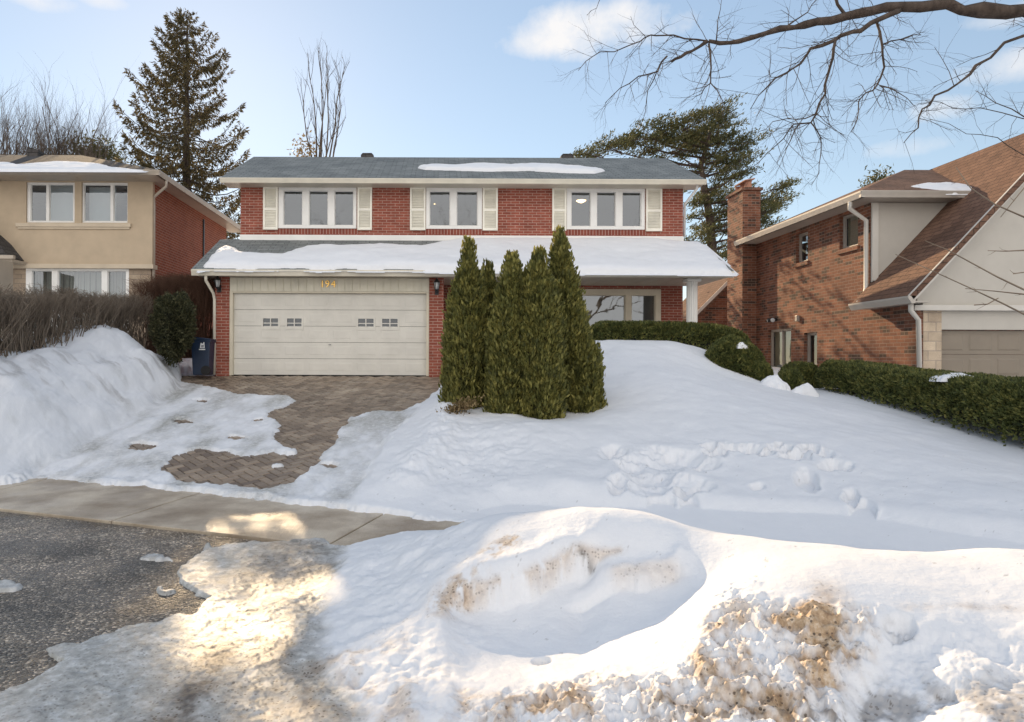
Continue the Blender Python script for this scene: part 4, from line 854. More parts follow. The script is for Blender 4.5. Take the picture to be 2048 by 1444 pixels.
m = MB(); gutter(m, ex, XP(1962, ey), ey-.02, ez-.15, ez-.005); m.prism([(ex+.1, ez-.15), (ex+.02, ez-.15), (ex-.015, ez-.04), (ex-.015, ez-.005), (ex+.1, ez-.015)], ey, ey+2*hp+.9, 'y'); m.build('gutter', M['gutter_r'], HR)
# steep garage roof: plane rising from X=9.6
sx0, sz0, slope = 9.58, 3.12, 1.07; XA = 13.12; za = sz0+slope*(XA-sx0)
m = MB(); m.slab((sx0, GY-.42, sz0), (sx0, UY+.05, sz0), (XA, UY+2.3, za), (XA, GY-.42, za), -.09)
m.v = []; m.f = []
pl = lambda X_, Y_: (X_, Y_, sz0+slope*(X_-sx0))
xd = sx0+(ez-.1-sz0)/slope                      # where the dormer roof meets the slope
top = [pl(sx0, GY-.42), pl(XA, GY-.42), pl(XA, 18.6), pl(xd+.1, UY+.0), pl(sx0, UY+.0)]
bot = [(p[0]+.06, p[1], p[2]-.08) for p in top]
m.add(top+bot, [(4,3,2,1,0), (5,6,7,8,9)]+[(i, (i+1) % 5, 5+(i+1) % 5, 5+i) for i in range(5)])
m.add([(XA, GY-.42, za), (XA+(XA-sx0), GY-.42, sz0), (XA+(XA-sx0), 20, sz0), (XA, 20, za)], [(0,1,2,3)])
m.build('steep_roof', M['shingle_b'], HR)
# dormer cheek panel, in front of the upper wall
xq = XB+.02; m = MB(); zc = lambda X_: sz0+slope*(X_-sx0)
m.prism([(xq, zc(xq)+.02), (xq, ez-.16), (xd, ez-.16)], UY-.06, UY+.02, 'y'); m.build('dormer_panel', M['stucco_r'], HR)
m = MB(); m.box(xq-.02, xq+.12, UY-.09, UY-.055, zc(xq)+.05, ez-.16); m.build('panel_trim', M['trim_r'], HR)
# gable front
xf1 = XA+(XA-XB)+.4; m = MB(); zb_ = ZP(617, GY)
m.prism([(XB, zb_), (2*XA-XB, zb_), (2*XA-XB, zc(XB)-.1), (XA, za-.14), (XB, zc(XB)-.1)], GY, GY+.15, 'y'); m.build('gable_wall', M['stucco_r'], HR)
m = MB(); m.slab((sx0+.05, GY-.40, sz0-.16), (XA, GY-.40, za-.16), (XA, GY-.40, za+.01), (sx0-.02, GY-.40, sz0-.0), .04)
m.slab((sx0+.3, GY-.02, sz0+.0), (XA, GY-.02, za-.42), (XA, GY-.02, za-.16), (sx0+.3, GY-.02, sz0+.26), .03)
m.slab((sx0+.05, GY-.38, sz0-.15), (sx0+.1, GY, sz0-.12), (XA, GY, za-.15), (XA, GY-.38, za-.15), .02)
m.build('rake_board', M['trim_r'], HR)
m = MB(); m.box(XB-.12, 17, GY-.10, GY+.05, ZP(617, GY)-.0, ZP(617, GY)+.0) if False else None
m.box(XP(1828, GY-.1), 17, GY-.12, GY-.001, ZP(617, GY-.1), ZP(606, GY-.1)); m.build('band_board', M['trim_r'], HR, bevel=.01)
m = MB(); m.box(XP(1880, GY), 17, GY+.02, GY+.10, ZP(655, GY), zb_-.002); m.build('lintel_board', M['stucco_r'], HR)
m = MB(); m.box(XB+.13, XP(1883, GY), GY+.0, GY+.30, .4, zb_-.002); m.build('stone_pier', M['stone_r'], HR)
m = MB(); m.tube([(sx0+.12, GY-.25, sz0-.12), (sx0+.12, GY-.25, sz0-.3), (XB-.02, GY-.07, sz0-.48), (XB+.04, GY-.06, .5)], .05, 8); m.build('downspout', M['trim_r'], HR, True)
m = MB(); m.prism([(sx0+.1, sz0-.16), (sx0+.02, sz0-.16), (sx0-.05, sz0-.05), (sx0-.05, sz0-.01), (sx0+.1, sz0-.01)], GY-.42, UY+.05, 'y'); m.box(sx0+.05, XB-.001, GY-.4, UY, sz0-.14, sz0-.11); m.build('lower_gutter', M['gutter_r'], HR)
m = MB(); m.tube([(ex+.03, UY-.1, ez-.15), (ex+.05, UY-.05, ez-.3), (XB-.06, UY+.05, ez-.55), (XB-.06, UY+.05, sz0+.35), (XB-.2, UY-.1, sz0+.1), (sx0+.05, UY-.15, sz0)], .05, 8); m.build('downspout', M['trim_r'], HR, True)
dx0, dx1 = XP(1883, GY), 15.3; m = MB()
for i in range(4):
    z0, z1 = .42+i*.505, .42+(i+1)*.505-.008; m.box(dx0, dx1, GY+.12, GY+.17, z0, z1)
    for j in range(8):
        p0 = dx0+(dx1-dx0)*(j+.1)/8; p1 = dx0+(dx1-dx0)*(j+.9)/8
        m.add([(p0, GY+.119, z0+.08), (p1, GY+.119, z0+.08), (p1, GY+.119, z1-.08), (p0, GY+.119, z1-.08), (p0+.03, GY+.108, z0+.11), (p1-.03, GY+.108, z0+.11), (p1-.03, GY+.108, z1-.11), (p0+.03, GY+.108, z1-.11)], [(0,1,5,4),(1,2,6,5),(2,3,7,6),(3,0,4,7),(4,5,6,7)])
m.build('garage_door', M['garage_r'], HR)
roof_snow('roof_snow', [(1828,383),(1860,372),(1900,368),(1950,366),(1968,372),(1965,380),(1940,385),(1828,385)], (ex, ey, ez), (XE, ey, ez), (ex, ey+hp*0+.001, ez+.000435), .0, '') if False else None
def lump_snow(name, c, rx, ry, h, label, seed, tilt=0):
    n_ = 44; v = []; f_ = []; kk = []
    for i in range(n_+1):
        for j in range(n_+1):
            a = i/n_*2.6-1.3; b = j/n_*2.6-1.3; an = math.atan2(b, a); r2 = math.sqrt(a*a+b*b)*(1+.42*float(fbm(np.array(math.cos(an)*1.3+seed), np.array(math.sin(an)*1.3), seed, 4))); k = 1-r2; kk.append(k)
            lum = 1+.55*float(fbm(np.array(a*1.5+seed), np.array(b*1.5), seed+3, 4)); zz = h*lum*math.sqrt(max(0, min(1, k*1.5))) if k > 0 else -.05
            v.append((c[0]+a*rx, c[1]+b*ry, c[2]+zz+tilt*b*ry))
    for i in range(n_):
        for j in range(n_):
            q = (i*(n_+1)+j, (i+1)*(n_+1)+j, (i+1)*(n_+1)+j+1, i*(n_+1)+j+1)
            if max(kk[t_] for t_ in q) > 0: f_.append(q)
    used = sorted({t_ for q in f_ for t_ in q}); mp = {t_: i for i, t_ in enumerate(used)}
    return tag(mesh_obj(name, np.array([v[t_] for t_ in used]), [tuple(mp[t_] for t_ in q) for q in f_], M['snow'], None, True, org=c), label, 'snow', None, 'stuff')
lump_snow('roof_snow', (XP(1895, ey+.35), ey+.32, ez+.10), .78, .36, .16, 'snow left along the upper gutter of the brown brick house', 3, .435)

# ------------------------------------------------------------------ vegetation
def unit(v): return v/(np.linalg.norm(v, axis=1, keepdims=True)+1e-9)
def sprays(P, D, L_, Wd, r, fold=.3):
    """kite-shaped leaf sprays, one island each: P base points, D directions, L length, Wd width"""
    n = len(P); D = unit(D); rv = unit(r.normal(size=(n, 3))); A = unit(np.cross(D, rv)); Bn = np.cross(D, A)
    L_ = np.broadcast_to(L_, n)[:, None]; Wd = np.broadcast_to(Wd, n)[:, None]
    a = P; b = P+D*L_*.45+A*Wd*.5+Bn*Wd*fold*.5; c = P+D*L_; d = P+D*L_*.45-A*Wd*.5+Bn*Wd*fold*.5
    V = np.stack((a, b, c, d), 1).reshape(-1, 3); F_ = np.arange(4*n).reshape(n, 4); return V, F_
def cedar(x_, y_, zbase, height, rmax, n, seed, label, top=.28, lean=(0, 0), sy=1.0, prof=None):
    r = np.random.default_rng(seed); t = thing('cedar_tree', (x_, y_, zbase), label, 'cedar', 'columnar cedars in the snow')
    def rad(tt, an):
        p = np.where(tt < .06, .80+tt*3.0, np.where(tt < 1-top, 1.0-.12*np.abs(tt-.35), 0)); u = np.clip((1-tt)/top, 0, 1); q = u**.62*(1.0-.12*abs(1-top-.35))
        p = np.where(tt >= 1-top, q, p)
        if prof is not None: p = np.interp(tt, prof[0], prof[1])
        return rmax*p*(1+.14*fbm(an*1.6+seed, tt*height*1.6, seed, 3)+.26*fbm(an*3.2+seed, tt*height*2.6, seed+5, 3)+.16*fbm(an*7, tt*height*6.5, seed+7, 2))
    n = int(n*3.0); tt = r.random(n)**.92; an = r.random(n)*2*np.pi; rr_ = rad(tt, an)*(1.03-.20*r.random(n)**1.6+.12*(r.random(n) > .93)); rr_ = np.maximum(rr_, .02)
    P = np.stack((np.cos(an)*rr_+lean[0]*tt, np.sin(an)*rr_*sy+lean[1]*tt, tt*height), 1)
    D = np.stack((np.cos(an), np.sin(an), 1.5+1.1*r.random(n)+2*(tt > .85)), 1)+r.normal(size=(n, 3))*.55
    sc_ = .75+.5*r.random(n); ex_ = r.random(n) < .035; sc_ = np.where(ex_, 1.45, sc_); P = P+np.where(ex_, .05, 0)[:, None]*np.stack((np.cos(an), np.sin(an), .4+0*an), 1); V, Fc = sprays(P-unit(D)*.03, D, .078*sc_*(1-.2*tt), .028*sc_, r)
    mesh_obj('crown', V+np.array((x_, y_, zbase)), Fc, M['cedar'], t)
    # solid dark core that keeps the crown from being see-through
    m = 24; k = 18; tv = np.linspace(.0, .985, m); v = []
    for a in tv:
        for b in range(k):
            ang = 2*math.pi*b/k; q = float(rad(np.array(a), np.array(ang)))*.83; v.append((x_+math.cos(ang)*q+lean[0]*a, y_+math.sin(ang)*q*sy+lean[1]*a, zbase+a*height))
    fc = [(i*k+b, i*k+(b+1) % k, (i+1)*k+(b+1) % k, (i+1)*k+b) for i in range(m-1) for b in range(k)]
    mesh_obj('foliage_core', np.array(v), fc, M['cedar_core'], t, True)
    tk = MB(); tk.tube([(x_, y_, zbase-.4), (x_, y_, zbase+.3), (x_+lean[0]*.6, y_, zbase+height*.6)], [.05, .045, .02], 8); tk.build('trunk', M['bark_d'], t, True)
def cg(px, Y): return ground_z(XP(px, Y), Y)-.05
def ced(px, Y, pytop, wpx, n, seed, label, **k):
    x_ = XP(px, Y); zb_ = cg(px, Y); cedar(x_, Y, zb_, ZP(pytop, Y)-zb_, wpx*.93/2/F*Y, n, seed, label, **k)
ced(936, 11.9, 478, 84, 9000, 1, 'tall pointed cedar nearest the garage pier, left end of the cedar cluster', prof=([0,.05,.3,.55,.68,.76,.82,.86,.9,.95,1],[.95,1,1,.92,.75,.6,.45,.30,.26,.2,.04]))
ced(975, 12.3, 524, 74, 6500, 2, 'slim dark cedar standing behind the left gap of the cedar cluster', prof=([0,.3,.7,.82,.88,.93,1],[1,1,.85,.6,.25,.16,.03]))
ced(1014, 11.45, 507, 82, 9500, 3, 'broad cedar with one tapered tip in the middle front of the cluster', prof=([0,.05,.4,.65,.78,.86,.93,1],[.98,1.05,1.0,.8,.62,.42,.3,.05]), lean=(.08, 0))
ced(1080, 11.35, 498, 88, 10500, 4, 'wide front cedar with a thin second leader, just left of the tallest cedar', prof=([0,.05,.4,.7,.8,.84,.9,.95,1],[.95,1.05,1.02,.85,.7,.34,.26,.2,.04]), lean=(-.02, 0))
ced(1062, 11.7, 526, 76, 5500, 5, 'cedar half hidden between the two broad front cedars', prof=([0,.3,.7,.85,.93,1],[1,1,.8,.5,.25,.03]))
ced(1136, 11.9, 457, 96, 10500, 6, 'tallest cedar with a long spire rising above the porch roof', prof=([0,.1,.3,.5,.65,.78,.85,.92,1],[.9,1,.95,.8,.64,.46,.33,.22,.04]), lean=(-.16, 0))
ced(1168, 11.7, 678, 74, 6000, 7, 'low rounded cedar at the right end of the cluster beside open snow', prof=([0,.1,.5,.75,.9,1],[.95,1,.97,.85,.6,.1]))
ced(903, 11.9, 634, 36, 2600, 8, 'short narrow cedar leaning on the left side of the cluster', prof=([0,.1,.6,.85,1],[.95,1,.9,.6,.08]))
ced(1150, 12.1, 590, 74, 5000, 9, 'mid-height cedar tucked behind the tallest spire', prof=([0,.1,.5,.8,1],[.95,1,.9,.6,.05]))
# dry yellow shrub at the cedars' foot
t = thing('dry_shrub', (XP(915, 11.2), 11.2, .75), 'small dry yellow-brown shrub at the foot of the left cedar', 'shrub')
r = np.random.default_rng(5); n = 700; P = r.normal(size=(n, 3))*np.array((.14, .08, .05))+np.array((XP(918, 11.2), 11.2, ground_z(XP(918, 11.2), 11.2)+.07)); P[:, 2] += (P[:, 0]-XP(918, 11.2))*.35
V, Fc = sprays(P, r.normal(size=(n, 3))+np.array((0, 0, .6)), .06, .025, r); mesh_obj('leaves', V, Fc, M['dryleaf'], t)
m = MB()
for k in range(14): a = r.normal(size=2)*.1; m.tube([(XP(918,11.2), 11.2, .6), (XP(918,11.2)+a[0], 11.2+a[1], .95)], .004, 3)
m.build('stems', M['twig'], t)

def yew(name, path, width, label, cat, n, seed, hfun, matk='yew', group=None, sz=1.0, round_=.35):
    """clipped evergreen hedge along a path of (x, y, zbottom, ztop)"""
    n = int(n*1.9); r = np.random.default_rng(seed); path = np.array(path, float); t = thing(name, tuple(path[0][:3]), label, cat, group)
    seg = np.linalg.norm(np.diff(path[:, :2], axis=0), axis=1); cs_ = np.concatenate(([0], np.cumsum(seg))); L_ = cs_[-1]
    def frame(s):
        q = np.stack([np.interp(s, cs_, path[:, k]) for k in range(4)], 1); q2 = np.stack([np.interp(np.clip(s+.05, 0, L_), cs_, path[:, k])-np.interp(np.clip(s-.05, 0, L_), cs_, path[:, k]) for k in range(2)], 1)
        tg = q2/(np.linalg.norm(q2, axis=1, keepdims=True)+1e-9); return q, tg, np.stack((-tg[:, 1], tg[:, 0]), 1)
    def surf(s, a, shrink=0):
        q, tg, nn_ = frame(s); hh = (q[:, 3]-q[:, 2]); w2 = width/2-shrink
        # superellipse cross-section
        ca_, sa_ = np.cos(a), np.sin(a); e = round_; cx_ = np.sign(ca_)*np.abs(ca_)**e; cz = np.abs(sa_)**e
        lump = 1+.16*fbm(s*1.7+a*1.3, a*1.8+seed, seed, 4)+.13*fbm(s*5, a*3.5, seed+3, 3)
        endt = np.clip(np.minimum(s, L_-s)/(width*.5), 0, 1); en = np.sqrt(1-(1-endt)**2)*.92+.08
        off = cx_*w2*lump*en; up = (cz*(hh-shrink)*(1+.06*fbm(s*1.3, a, seed+9, 3)))*(.25+.75*en**.6)
        P_ = np.stack((q[:, 0]+nn_[:, 0]*off, q[:, 1]+nn_[:, 1]*off, q[:, 2]+up), 1)
        Nn_ = np.stack((nn_[:, 0]*ca_, nn_[:, 1]*ca_, np.abs(sa_)+.15), 1); return P_, Nn_
    s = r.random(n)*L_; a = r.random(n)*math.pi; P_, Nn_ = surf(s, a)
    P_ = P_-Nn_*(.05*r.random(n)[:, None]); D = Nn_+r.normal(size=(n, 3))*.6+np.array((0, 0, .35)); k = (.7+.6*r.random(n))*sz
    V, Fc = sprays(P_-unit(D)*.02, D, .07*k, .030*k, r); mesh_obj('foliage', V, Fc, M[matk], t)
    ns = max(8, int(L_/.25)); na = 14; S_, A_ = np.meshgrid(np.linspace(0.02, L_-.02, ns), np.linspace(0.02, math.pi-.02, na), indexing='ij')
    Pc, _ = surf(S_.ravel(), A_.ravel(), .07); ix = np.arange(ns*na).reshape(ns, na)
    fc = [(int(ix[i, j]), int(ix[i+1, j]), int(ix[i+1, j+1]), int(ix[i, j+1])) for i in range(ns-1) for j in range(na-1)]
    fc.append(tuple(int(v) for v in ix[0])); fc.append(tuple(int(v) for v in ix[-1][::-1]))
    mesh_obj('foliage_core', Pc, fc, M['yew_core'], t, True); return t  # closed dark hull inside the hedge, blocks the view through it
hp_ = []
for Yh, pyt in ((8.2, 772), (9.55, 762), (11, 752), (12.5, 738), (14, 724), (15.0, 716)):
    X_ = 8.55 if Yh < 14.8 else 8.5; hp_.append((X_, Yh, ground_z(7.9, Yh)-.06, ZP(pyt, Yh)+(.0 if Yh > 9 else -.05)))
yew('yew_hedge', hp_[::-1], 1.15, 'long clipped dark green hedge running down the right side below the brown brick house', 'hedge', 46000, 11, None)
yew('yew_hedge', [(XP(1178, 16.2), 16.3, 1.9, ZP(641, 16.2)), (XP(1300, 16.2), 16.3, 1.9, ZP(643, 16.2)), (XP(1420, 16.2), 16.3, 1.8, ZP(650, 16.2)), (XP(1500, 16.2), 16.2, 1.6, ZP(664, 16.2))], .95, 'dark trimmed hedge under the porch window beside the white column', 'hedge', 17000, 12, None)
yew('yew_shrub', [(XP(1410, 14.9), 14.9, 1.45, ZP(690, 14.9)), (XP(1460, 14.9), 14.8, 1.4, ZP(668, 14.9)), (XP(1525, 14.8), 14.7, 1.2, ZP(695, 14.8))], 1.0, 'bushy dark shrub spilling over the snow at the right end of the porch hedge', 'shrub', 9500, 13, None, round_=.7)
yew('yew_shrub', [(XP(1490, 14.4), 14.5, 1.2, ZP(712, 14.4)), (XP(1545, 14.4), 14.4, 1.1, ZP(722, 14.4))], .7, 'low dark shrub between two snow lumps left of the long right hedge', 'shrub', 4500, 14, None, round_=.7)
yew('yew_shrub', [(XP(1562, 14.0), 14.0, 1.1, ZP(735, 14.0)), (XP(1605, 14.0), 14.0, 1.0, ZP(738, 14.0))], .5, 'smallest round evergreen shrub half buried in snow beside the long hedge', 'shrub', 2600, 15, None, round_=.8)
yew('yew_shrub', [(XP(1560, 15.6), 15.6, 1.0, ZP(722, 15.6)), (XP(1640, 15.6), 15.6, 1.0, ZP(724, 15.6))], .7, 'low shrub under the two basement windows of the brown brick house', 'shrub', 4200, 16, None, round_=.7)
lump_snow('snow_lump', (XP(1545, 13.9), 13.9, ground_z(XP(1545, 13.9), 13.9)-.05), .27, .24, .24, 'upright lump of snow caught between the low shrubs left of the long hedge', 21)
lump_snow('snow_lump', (XP(1608, 13.7), 13.75, ground_z(XP(1608, 13.7), 13.7)-.05), .30, .24, .22, 'lump of snow pressed against the left end of the long right hedge', 24)
lump_snow('snow_lump', (8.36, 11.35, 1.50), .34, .26, .07, 'patch of snow lying on top of the long right hedge', 27)
lump_snow('snow_lump', (8.30, 11.9, 1.53), .14, .12, .05, 'tiny patch of snow on top of the long right hedge left of the larger patch', 28)
lump_snow('snow_lump', (XP(1478, 14.5), 14.45, ZP(690, 14.4)), .14, .1, .07, 'small snow clot on the bushy shrub by the white column', 29)

# evergreen shrub and russet bush by the bin
def bush(name, c, rad_, n, seed, matk, label, cat, leaf=.065, lw=.028, twigs=60, core=None):
    r = np.random.default_rng(seed); t = thing(name, (c[0], c[1], c[2]-rad_[2]), label, cat)
    v = unit(r.normal(size=(n, 3))); lump = 1+.42*fbm(v[:, 0]*2.2+seed, v[:, 2]*2.2+v[:, 1]*2, seed, 4); P_ = v*np.array(rad_)*(lump*(1-.35*r.random(n)**1.5))[:, None]+np.array(c)
    D = v+r.normal(size=(n, 3))*.6+np.array((0, 0, .3)); k = .6+.8*r.random(n)
    if matk: V, Fc = sprays(P_, D, leaf*k, lw*k, r); mesh_obj('foliage', V, Fc, M[matk], t)
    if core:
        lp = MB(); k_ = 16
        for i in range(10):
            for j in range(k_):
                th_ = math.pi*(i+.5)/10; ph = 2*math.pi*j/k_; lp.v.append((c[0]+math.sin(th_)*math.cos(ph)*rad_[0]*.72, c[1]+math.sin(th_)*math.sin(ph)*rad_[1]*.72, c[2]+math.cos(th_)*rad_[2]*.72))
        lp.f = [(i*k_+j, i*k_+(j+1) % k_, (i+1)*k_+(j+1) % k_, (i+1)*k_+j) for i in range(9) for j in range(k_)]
        lp.build('foliage_core', M[core], t, True)  # dark filler body so the shrub is not see-through
    return t
bush('evergreen_shrub', (XP(346, 16.4), 16.4, ZP(655, 16.4)), (.48, .5, .76), 15000, 31, 'shrub_g', 'dark evergreen shrub between the bare brown hedge and the blue bin', 'shrub', core='yew_core')
def twigbush(name, label, cat, rows, matk, seed, parent_loc):
    """rows of upward splaying bare stems; each entry (x, y, zbase, ztop, spread, nstems)"""
    r = np.random.default_rng(seed); t = thing(name, parent_loc, label, cat); mm = [[], []]; cnt = 0
    V = []; Fc = []; b = 0
    def strip3(p0, p1, r0, r1):
        nonlocal b
        d = p1-p0; d = d/(np.linalg.norm(d)+1e-9); a = np.cross(d, (0.3, .8, .2)); a /= np.linalg.norm(a); c = np.cross(d, a)
        for p, rr_ in ((p0, r0), (p1, r1)):
            for k in range(3):
                an = k*2.094; V.append(p+(a*math.cos(an)+c*math.sin(an))*rr_)
        Fc.extend([(b, b+1, b+4, b+3), (b+1, b+2, b+5, b+4), (b+2, b, b+3, b+5)]); b += 6
    for (x_, y_, z0, z1, sp, th_) in rows:
        p = np.array((x_+r.normal()*.05, y_, z0)); hgt = z1-z0; nseg = 4; rr_ = th_; 
        top = np.array((x_+r.normal()*sp, y_+r.normal()*sp, z1)); pts_ = [p]
        for i in range(1, nseg+1):
            q = p+(top-p)*(i/nseg)+np.array((r.normal()*.03, r.normal()*.03, 0))*(i < nseg); pts_.append(q)
        for i in range(nseg):
            r0 = rr_*(1-i/nseg*.75); strip3(pts_[i], pts_[i+1], r0, rr_*(1-(i+1)/nseg*.8))
            if i >= 2:
                for _ in range(5):
                    f = r.random(); s0 = pts_[i]*(1-f)+pts_[i+1]*f; l = hgt*(.16+.18*r.random()); d = np.array((r.normal()*.5, r.normal()*.5, 1.0)); d /= np.linalg.norm(d)
                    e = s0+d*l; e[2] = min(e[2], z1+.04*r.random()); strip3(s0, e, rr_*.38, rr_*.15)
    mesh_obj('bare_twigs', np.array(V), np.array(Fc), M[matk], t); return t
rows = []; r = np.random.default_rng(33)
for i in range(1050):
    f = r.random(); Yh = 10.3+f*7.0; X_ = -7.75+.2*f+r.uniform(-.36, .36); zb_ = ground_z(X_, Yh)-.05 if Yh > 9 else 1.4
    ztp = ZP(np.interp(XP(0, 1)*0+CX+F*(-7.65)/Yh, [-200, 0, 150, 320], [572, 586, 590, 603])+r.uniform(-6, 8)+7*math.sin(Yh*2.1)+4*math.sin(Yh*5.3), Yh); zb_ = min(zb_, ztp-.9); ztp -= .18*abs(X_+7.65)/.36*r.random()
    rows.append((X_, Yh+r.uniform(-.1, .1), zb_, ztp, .27, .008+.007*r.random()))
twigbush('bare_hedge', 'long leafless brown hedge of dense twigs in front of the tan stucco house', 'hedge', rows, 'twig', 34, (-7.3, 13, 1.6))
rows = []
for i in range(620):
    X_ = r.uniform(XP(292, 18.2), XP(424, 18.2)); Yh = 18.2+r.uniform(-.5, .5); tp = ZP(np.interp(CX+F*X_/Yh, [285, 330, 425], [572, 552, 548])+abs(r.normal())*10, Yh); rows.append((X_, Yh, 1.8, tp, .22, .008))
twigbush('russet_bush', 'reddish brown leafless bush between the orange brick side wall and the garage corner', 'bush', rows, 'twig_red', 35, (XP(360, 18.2), 18.2, 1.8))

# --- bare tree generator
class Twigs:
    def __init__(s): s.m = MB()
    def limb(s, pts, r0, r1, n=6): k = len(pts); s.m.tube(pts, [r0+(r1-r0)*i/(k-1) for i in range(k)], n, True)
    def grow(s, p, d, L_, rad_, depth, rnd, up=.15, spread=.6, kids=3, bias=None):
        p = Vector(p); d = Vector(d).normalized(); n = 4 if depth > 1 else 3; pts = [p.copy()]; q = p.copy(); dd = d.copy()
        for i in range(n):
            dd = (dd+Vector((rnd.gauss(0, .16), rnd.gauss(0, .16), rnd.gauss(0, .12)+up*.25))).normalized(); q = q+dd*L_/n; pts.append(q.copy())
        r1 = rad_*(.55 if depth > 0 else .35)
        s.m.tube(pts, [rad_+(r1-rad_)*i/n for i in range(n+1)], 5 if rad_ > .02 else 3, False)
        if depth <= 0: return
        for k in range(kids):
            f = .35+.65*(k+rnd.random())/kids; i = min(int(f*n), n-1); b = pts[i].lerp(pts[i+1], f*n-i)
            a = dd.orthogonal(); a.rotate(__import__('mathutils').Quaternion(dd, rnd.uniform(0, 6.28)))
            nd = (dd+a*spread*rnd.uniform(.6, 1.3)+Vector((0, 0, up))+(Vector(bias) if bias else Vector())).normalized()
            s.grow(b, nd, L_*rnd.uniform(.5, .8), r1*rnd.uniform(.55, .85), depth-1, rnd, up, spread, kids, bias)
def bare_tree(loc, height, rad_, seed, label, depth=5, kids=3, trunkf=.3, spread=.55, up=.3, stems=1, group=None, matk='bark', name='bare_tree'):
    rnd = random.Random(seed); t = thing(name, loc, label, 'tree', group); tr = MB(); tw = Twigs()
    for s_ in range(stems):
        a = rnd.uniform(0, 6.28); tilt = .0 if stems == 1 else rnd.uniform(.02, .22)
        top = Vector(loc)+Vector((math.cos(a)*tilt*height*.5, math.sin(a)*tilt*height*.5, height*trunkf)); tr.tube([Vector(loc)-Vector((0, 0, .5)), (Vector(loc)+top)/2+Vector((.05, 0, 0)), top], [rad_, rad_*.85, rad_*.7], 8)
        for k in range(kids):
            d = Vector((math.cos(a+k*2.1)*.5*spread*1.5, math.sin(a+k*2.1)*.5*spread*1.5, 1)); tw.grow(top-Vector((0,0,.05*k)), d, height*(1-trunkf)*.42, rad_*.55, depth-1, rnd, up, spread, kids)
    tr.build('trunk', M[matk], t, True); mesh_obj('branches', np.array([tuple(v) for v in tw.m.v]), tw.m.f, M[matk], t, True, uv=False)
    return t
k = 0
for px, pyt, Yt in ((-60,205,38),(18,208,36),(52,228,37),(88,238,35),(125,222,36),(160,262,38),(182,256,37),(-130,190,40),(215,285,39)):
    bare_tree((XP(px, Yt), Yt, 1.2), (ZP(pyt, Yt)-1.2)*1.15, .26, 100+k, ['bare tree cut by the left frame edge behind the stucco house roof','slender bare tree above the stucco roof nearest the left frame edge','bare tree just left of the box vent on the stucco roof','bare tree just right of the box vent on the stucco roof','tallest forked bare tree above the middle of the stucco roof','small faint bare tree in the gap above the stucco roof','bare dark-stemmed tree rising where the stucco roof hip starts to drop','bare tree outside the left frame edge','low bare tree against the foot of the big spruce'][k], depth=5, kids=4, trunkf=.33, spread=.42, up=.42, group='bare trees behind the stucco house'); k += 1
# multi-stem poplar behind the ridge
t = thing('bare_poplar', (XP(640, 38), 38, 1.2), 'tall thin multi-stemmed bare tree rising behind the middle left of the grey ridge', 'tree'); rnd = random.Random(9); tr = MB(); tw = Twigs(); Yt = 38
tr.tube([(XP(640, Yt), Yt, .8), (XP(640, Yt), Yt, 4)], [.22, .2], 8); tr.build('trunk', M['bark'], t, True)
for pts in ([(640,330),(643,250),(641,160),(635,112)],[(650,330),(655,240),(652,170),(651,106)],[(632,330),(630,250),(624,190),(614,140)],[(655,330),(668,255),(672,200),(680,165),(684,150)],[(662,330),(672,270),(680,215),(676,185)],[(625,330),(612,275),(606,230),(604,200)],[(646,330),(660,280),(690,235)],[(636,330),(640,270),(648,200),(655,130)]):
    P_ = [Vector((XP(640, Yt), Yt, 3.8))]+[Vector(tuple(W3(a, b, Yt+rnd.uniform(-.5, .5)))) for a, b in pts]; tw.limb(P_, .062, .010, 5)
    for i in range(1, len(P_)-1):
        for _ in range(3):
            f = rnd.random(); b = P_[i].lerp(P_[i+1], f); tw.grow(b, (rnd.gauss(0, .18), rnd.gauss(0, .2), 1), rnd.uniform(.6, 1.6), .018, 1, rnd, .4, .35, 3)
mesh_obj('branches', np.array([tuple(v) for v in tw.m.v]), tw.m.f, M['bark'], t, True, uv=False)
r = np.random.default_rng(3); n = 240; P_ = np.array([W3(608, 305, 38)])+r.normal(size=(n, 3))*np.array((.35, .4, .45)); V, Fc = sprays(P_, r.normal(size=(n, 3))+np.array((0, 0, -.6)), .22, .10, r); mesh_obj('dry_leaves', V, Fc, M['dryleaf'], t)
bare_tree((XP(1440, 30), 30, 1.0), 5.6, .06, 77, 'thin bare sapling in the bright gap under the porch eave by the white column', depth=4, kids=3, trunkf=.3, spread=.5, up=.4)

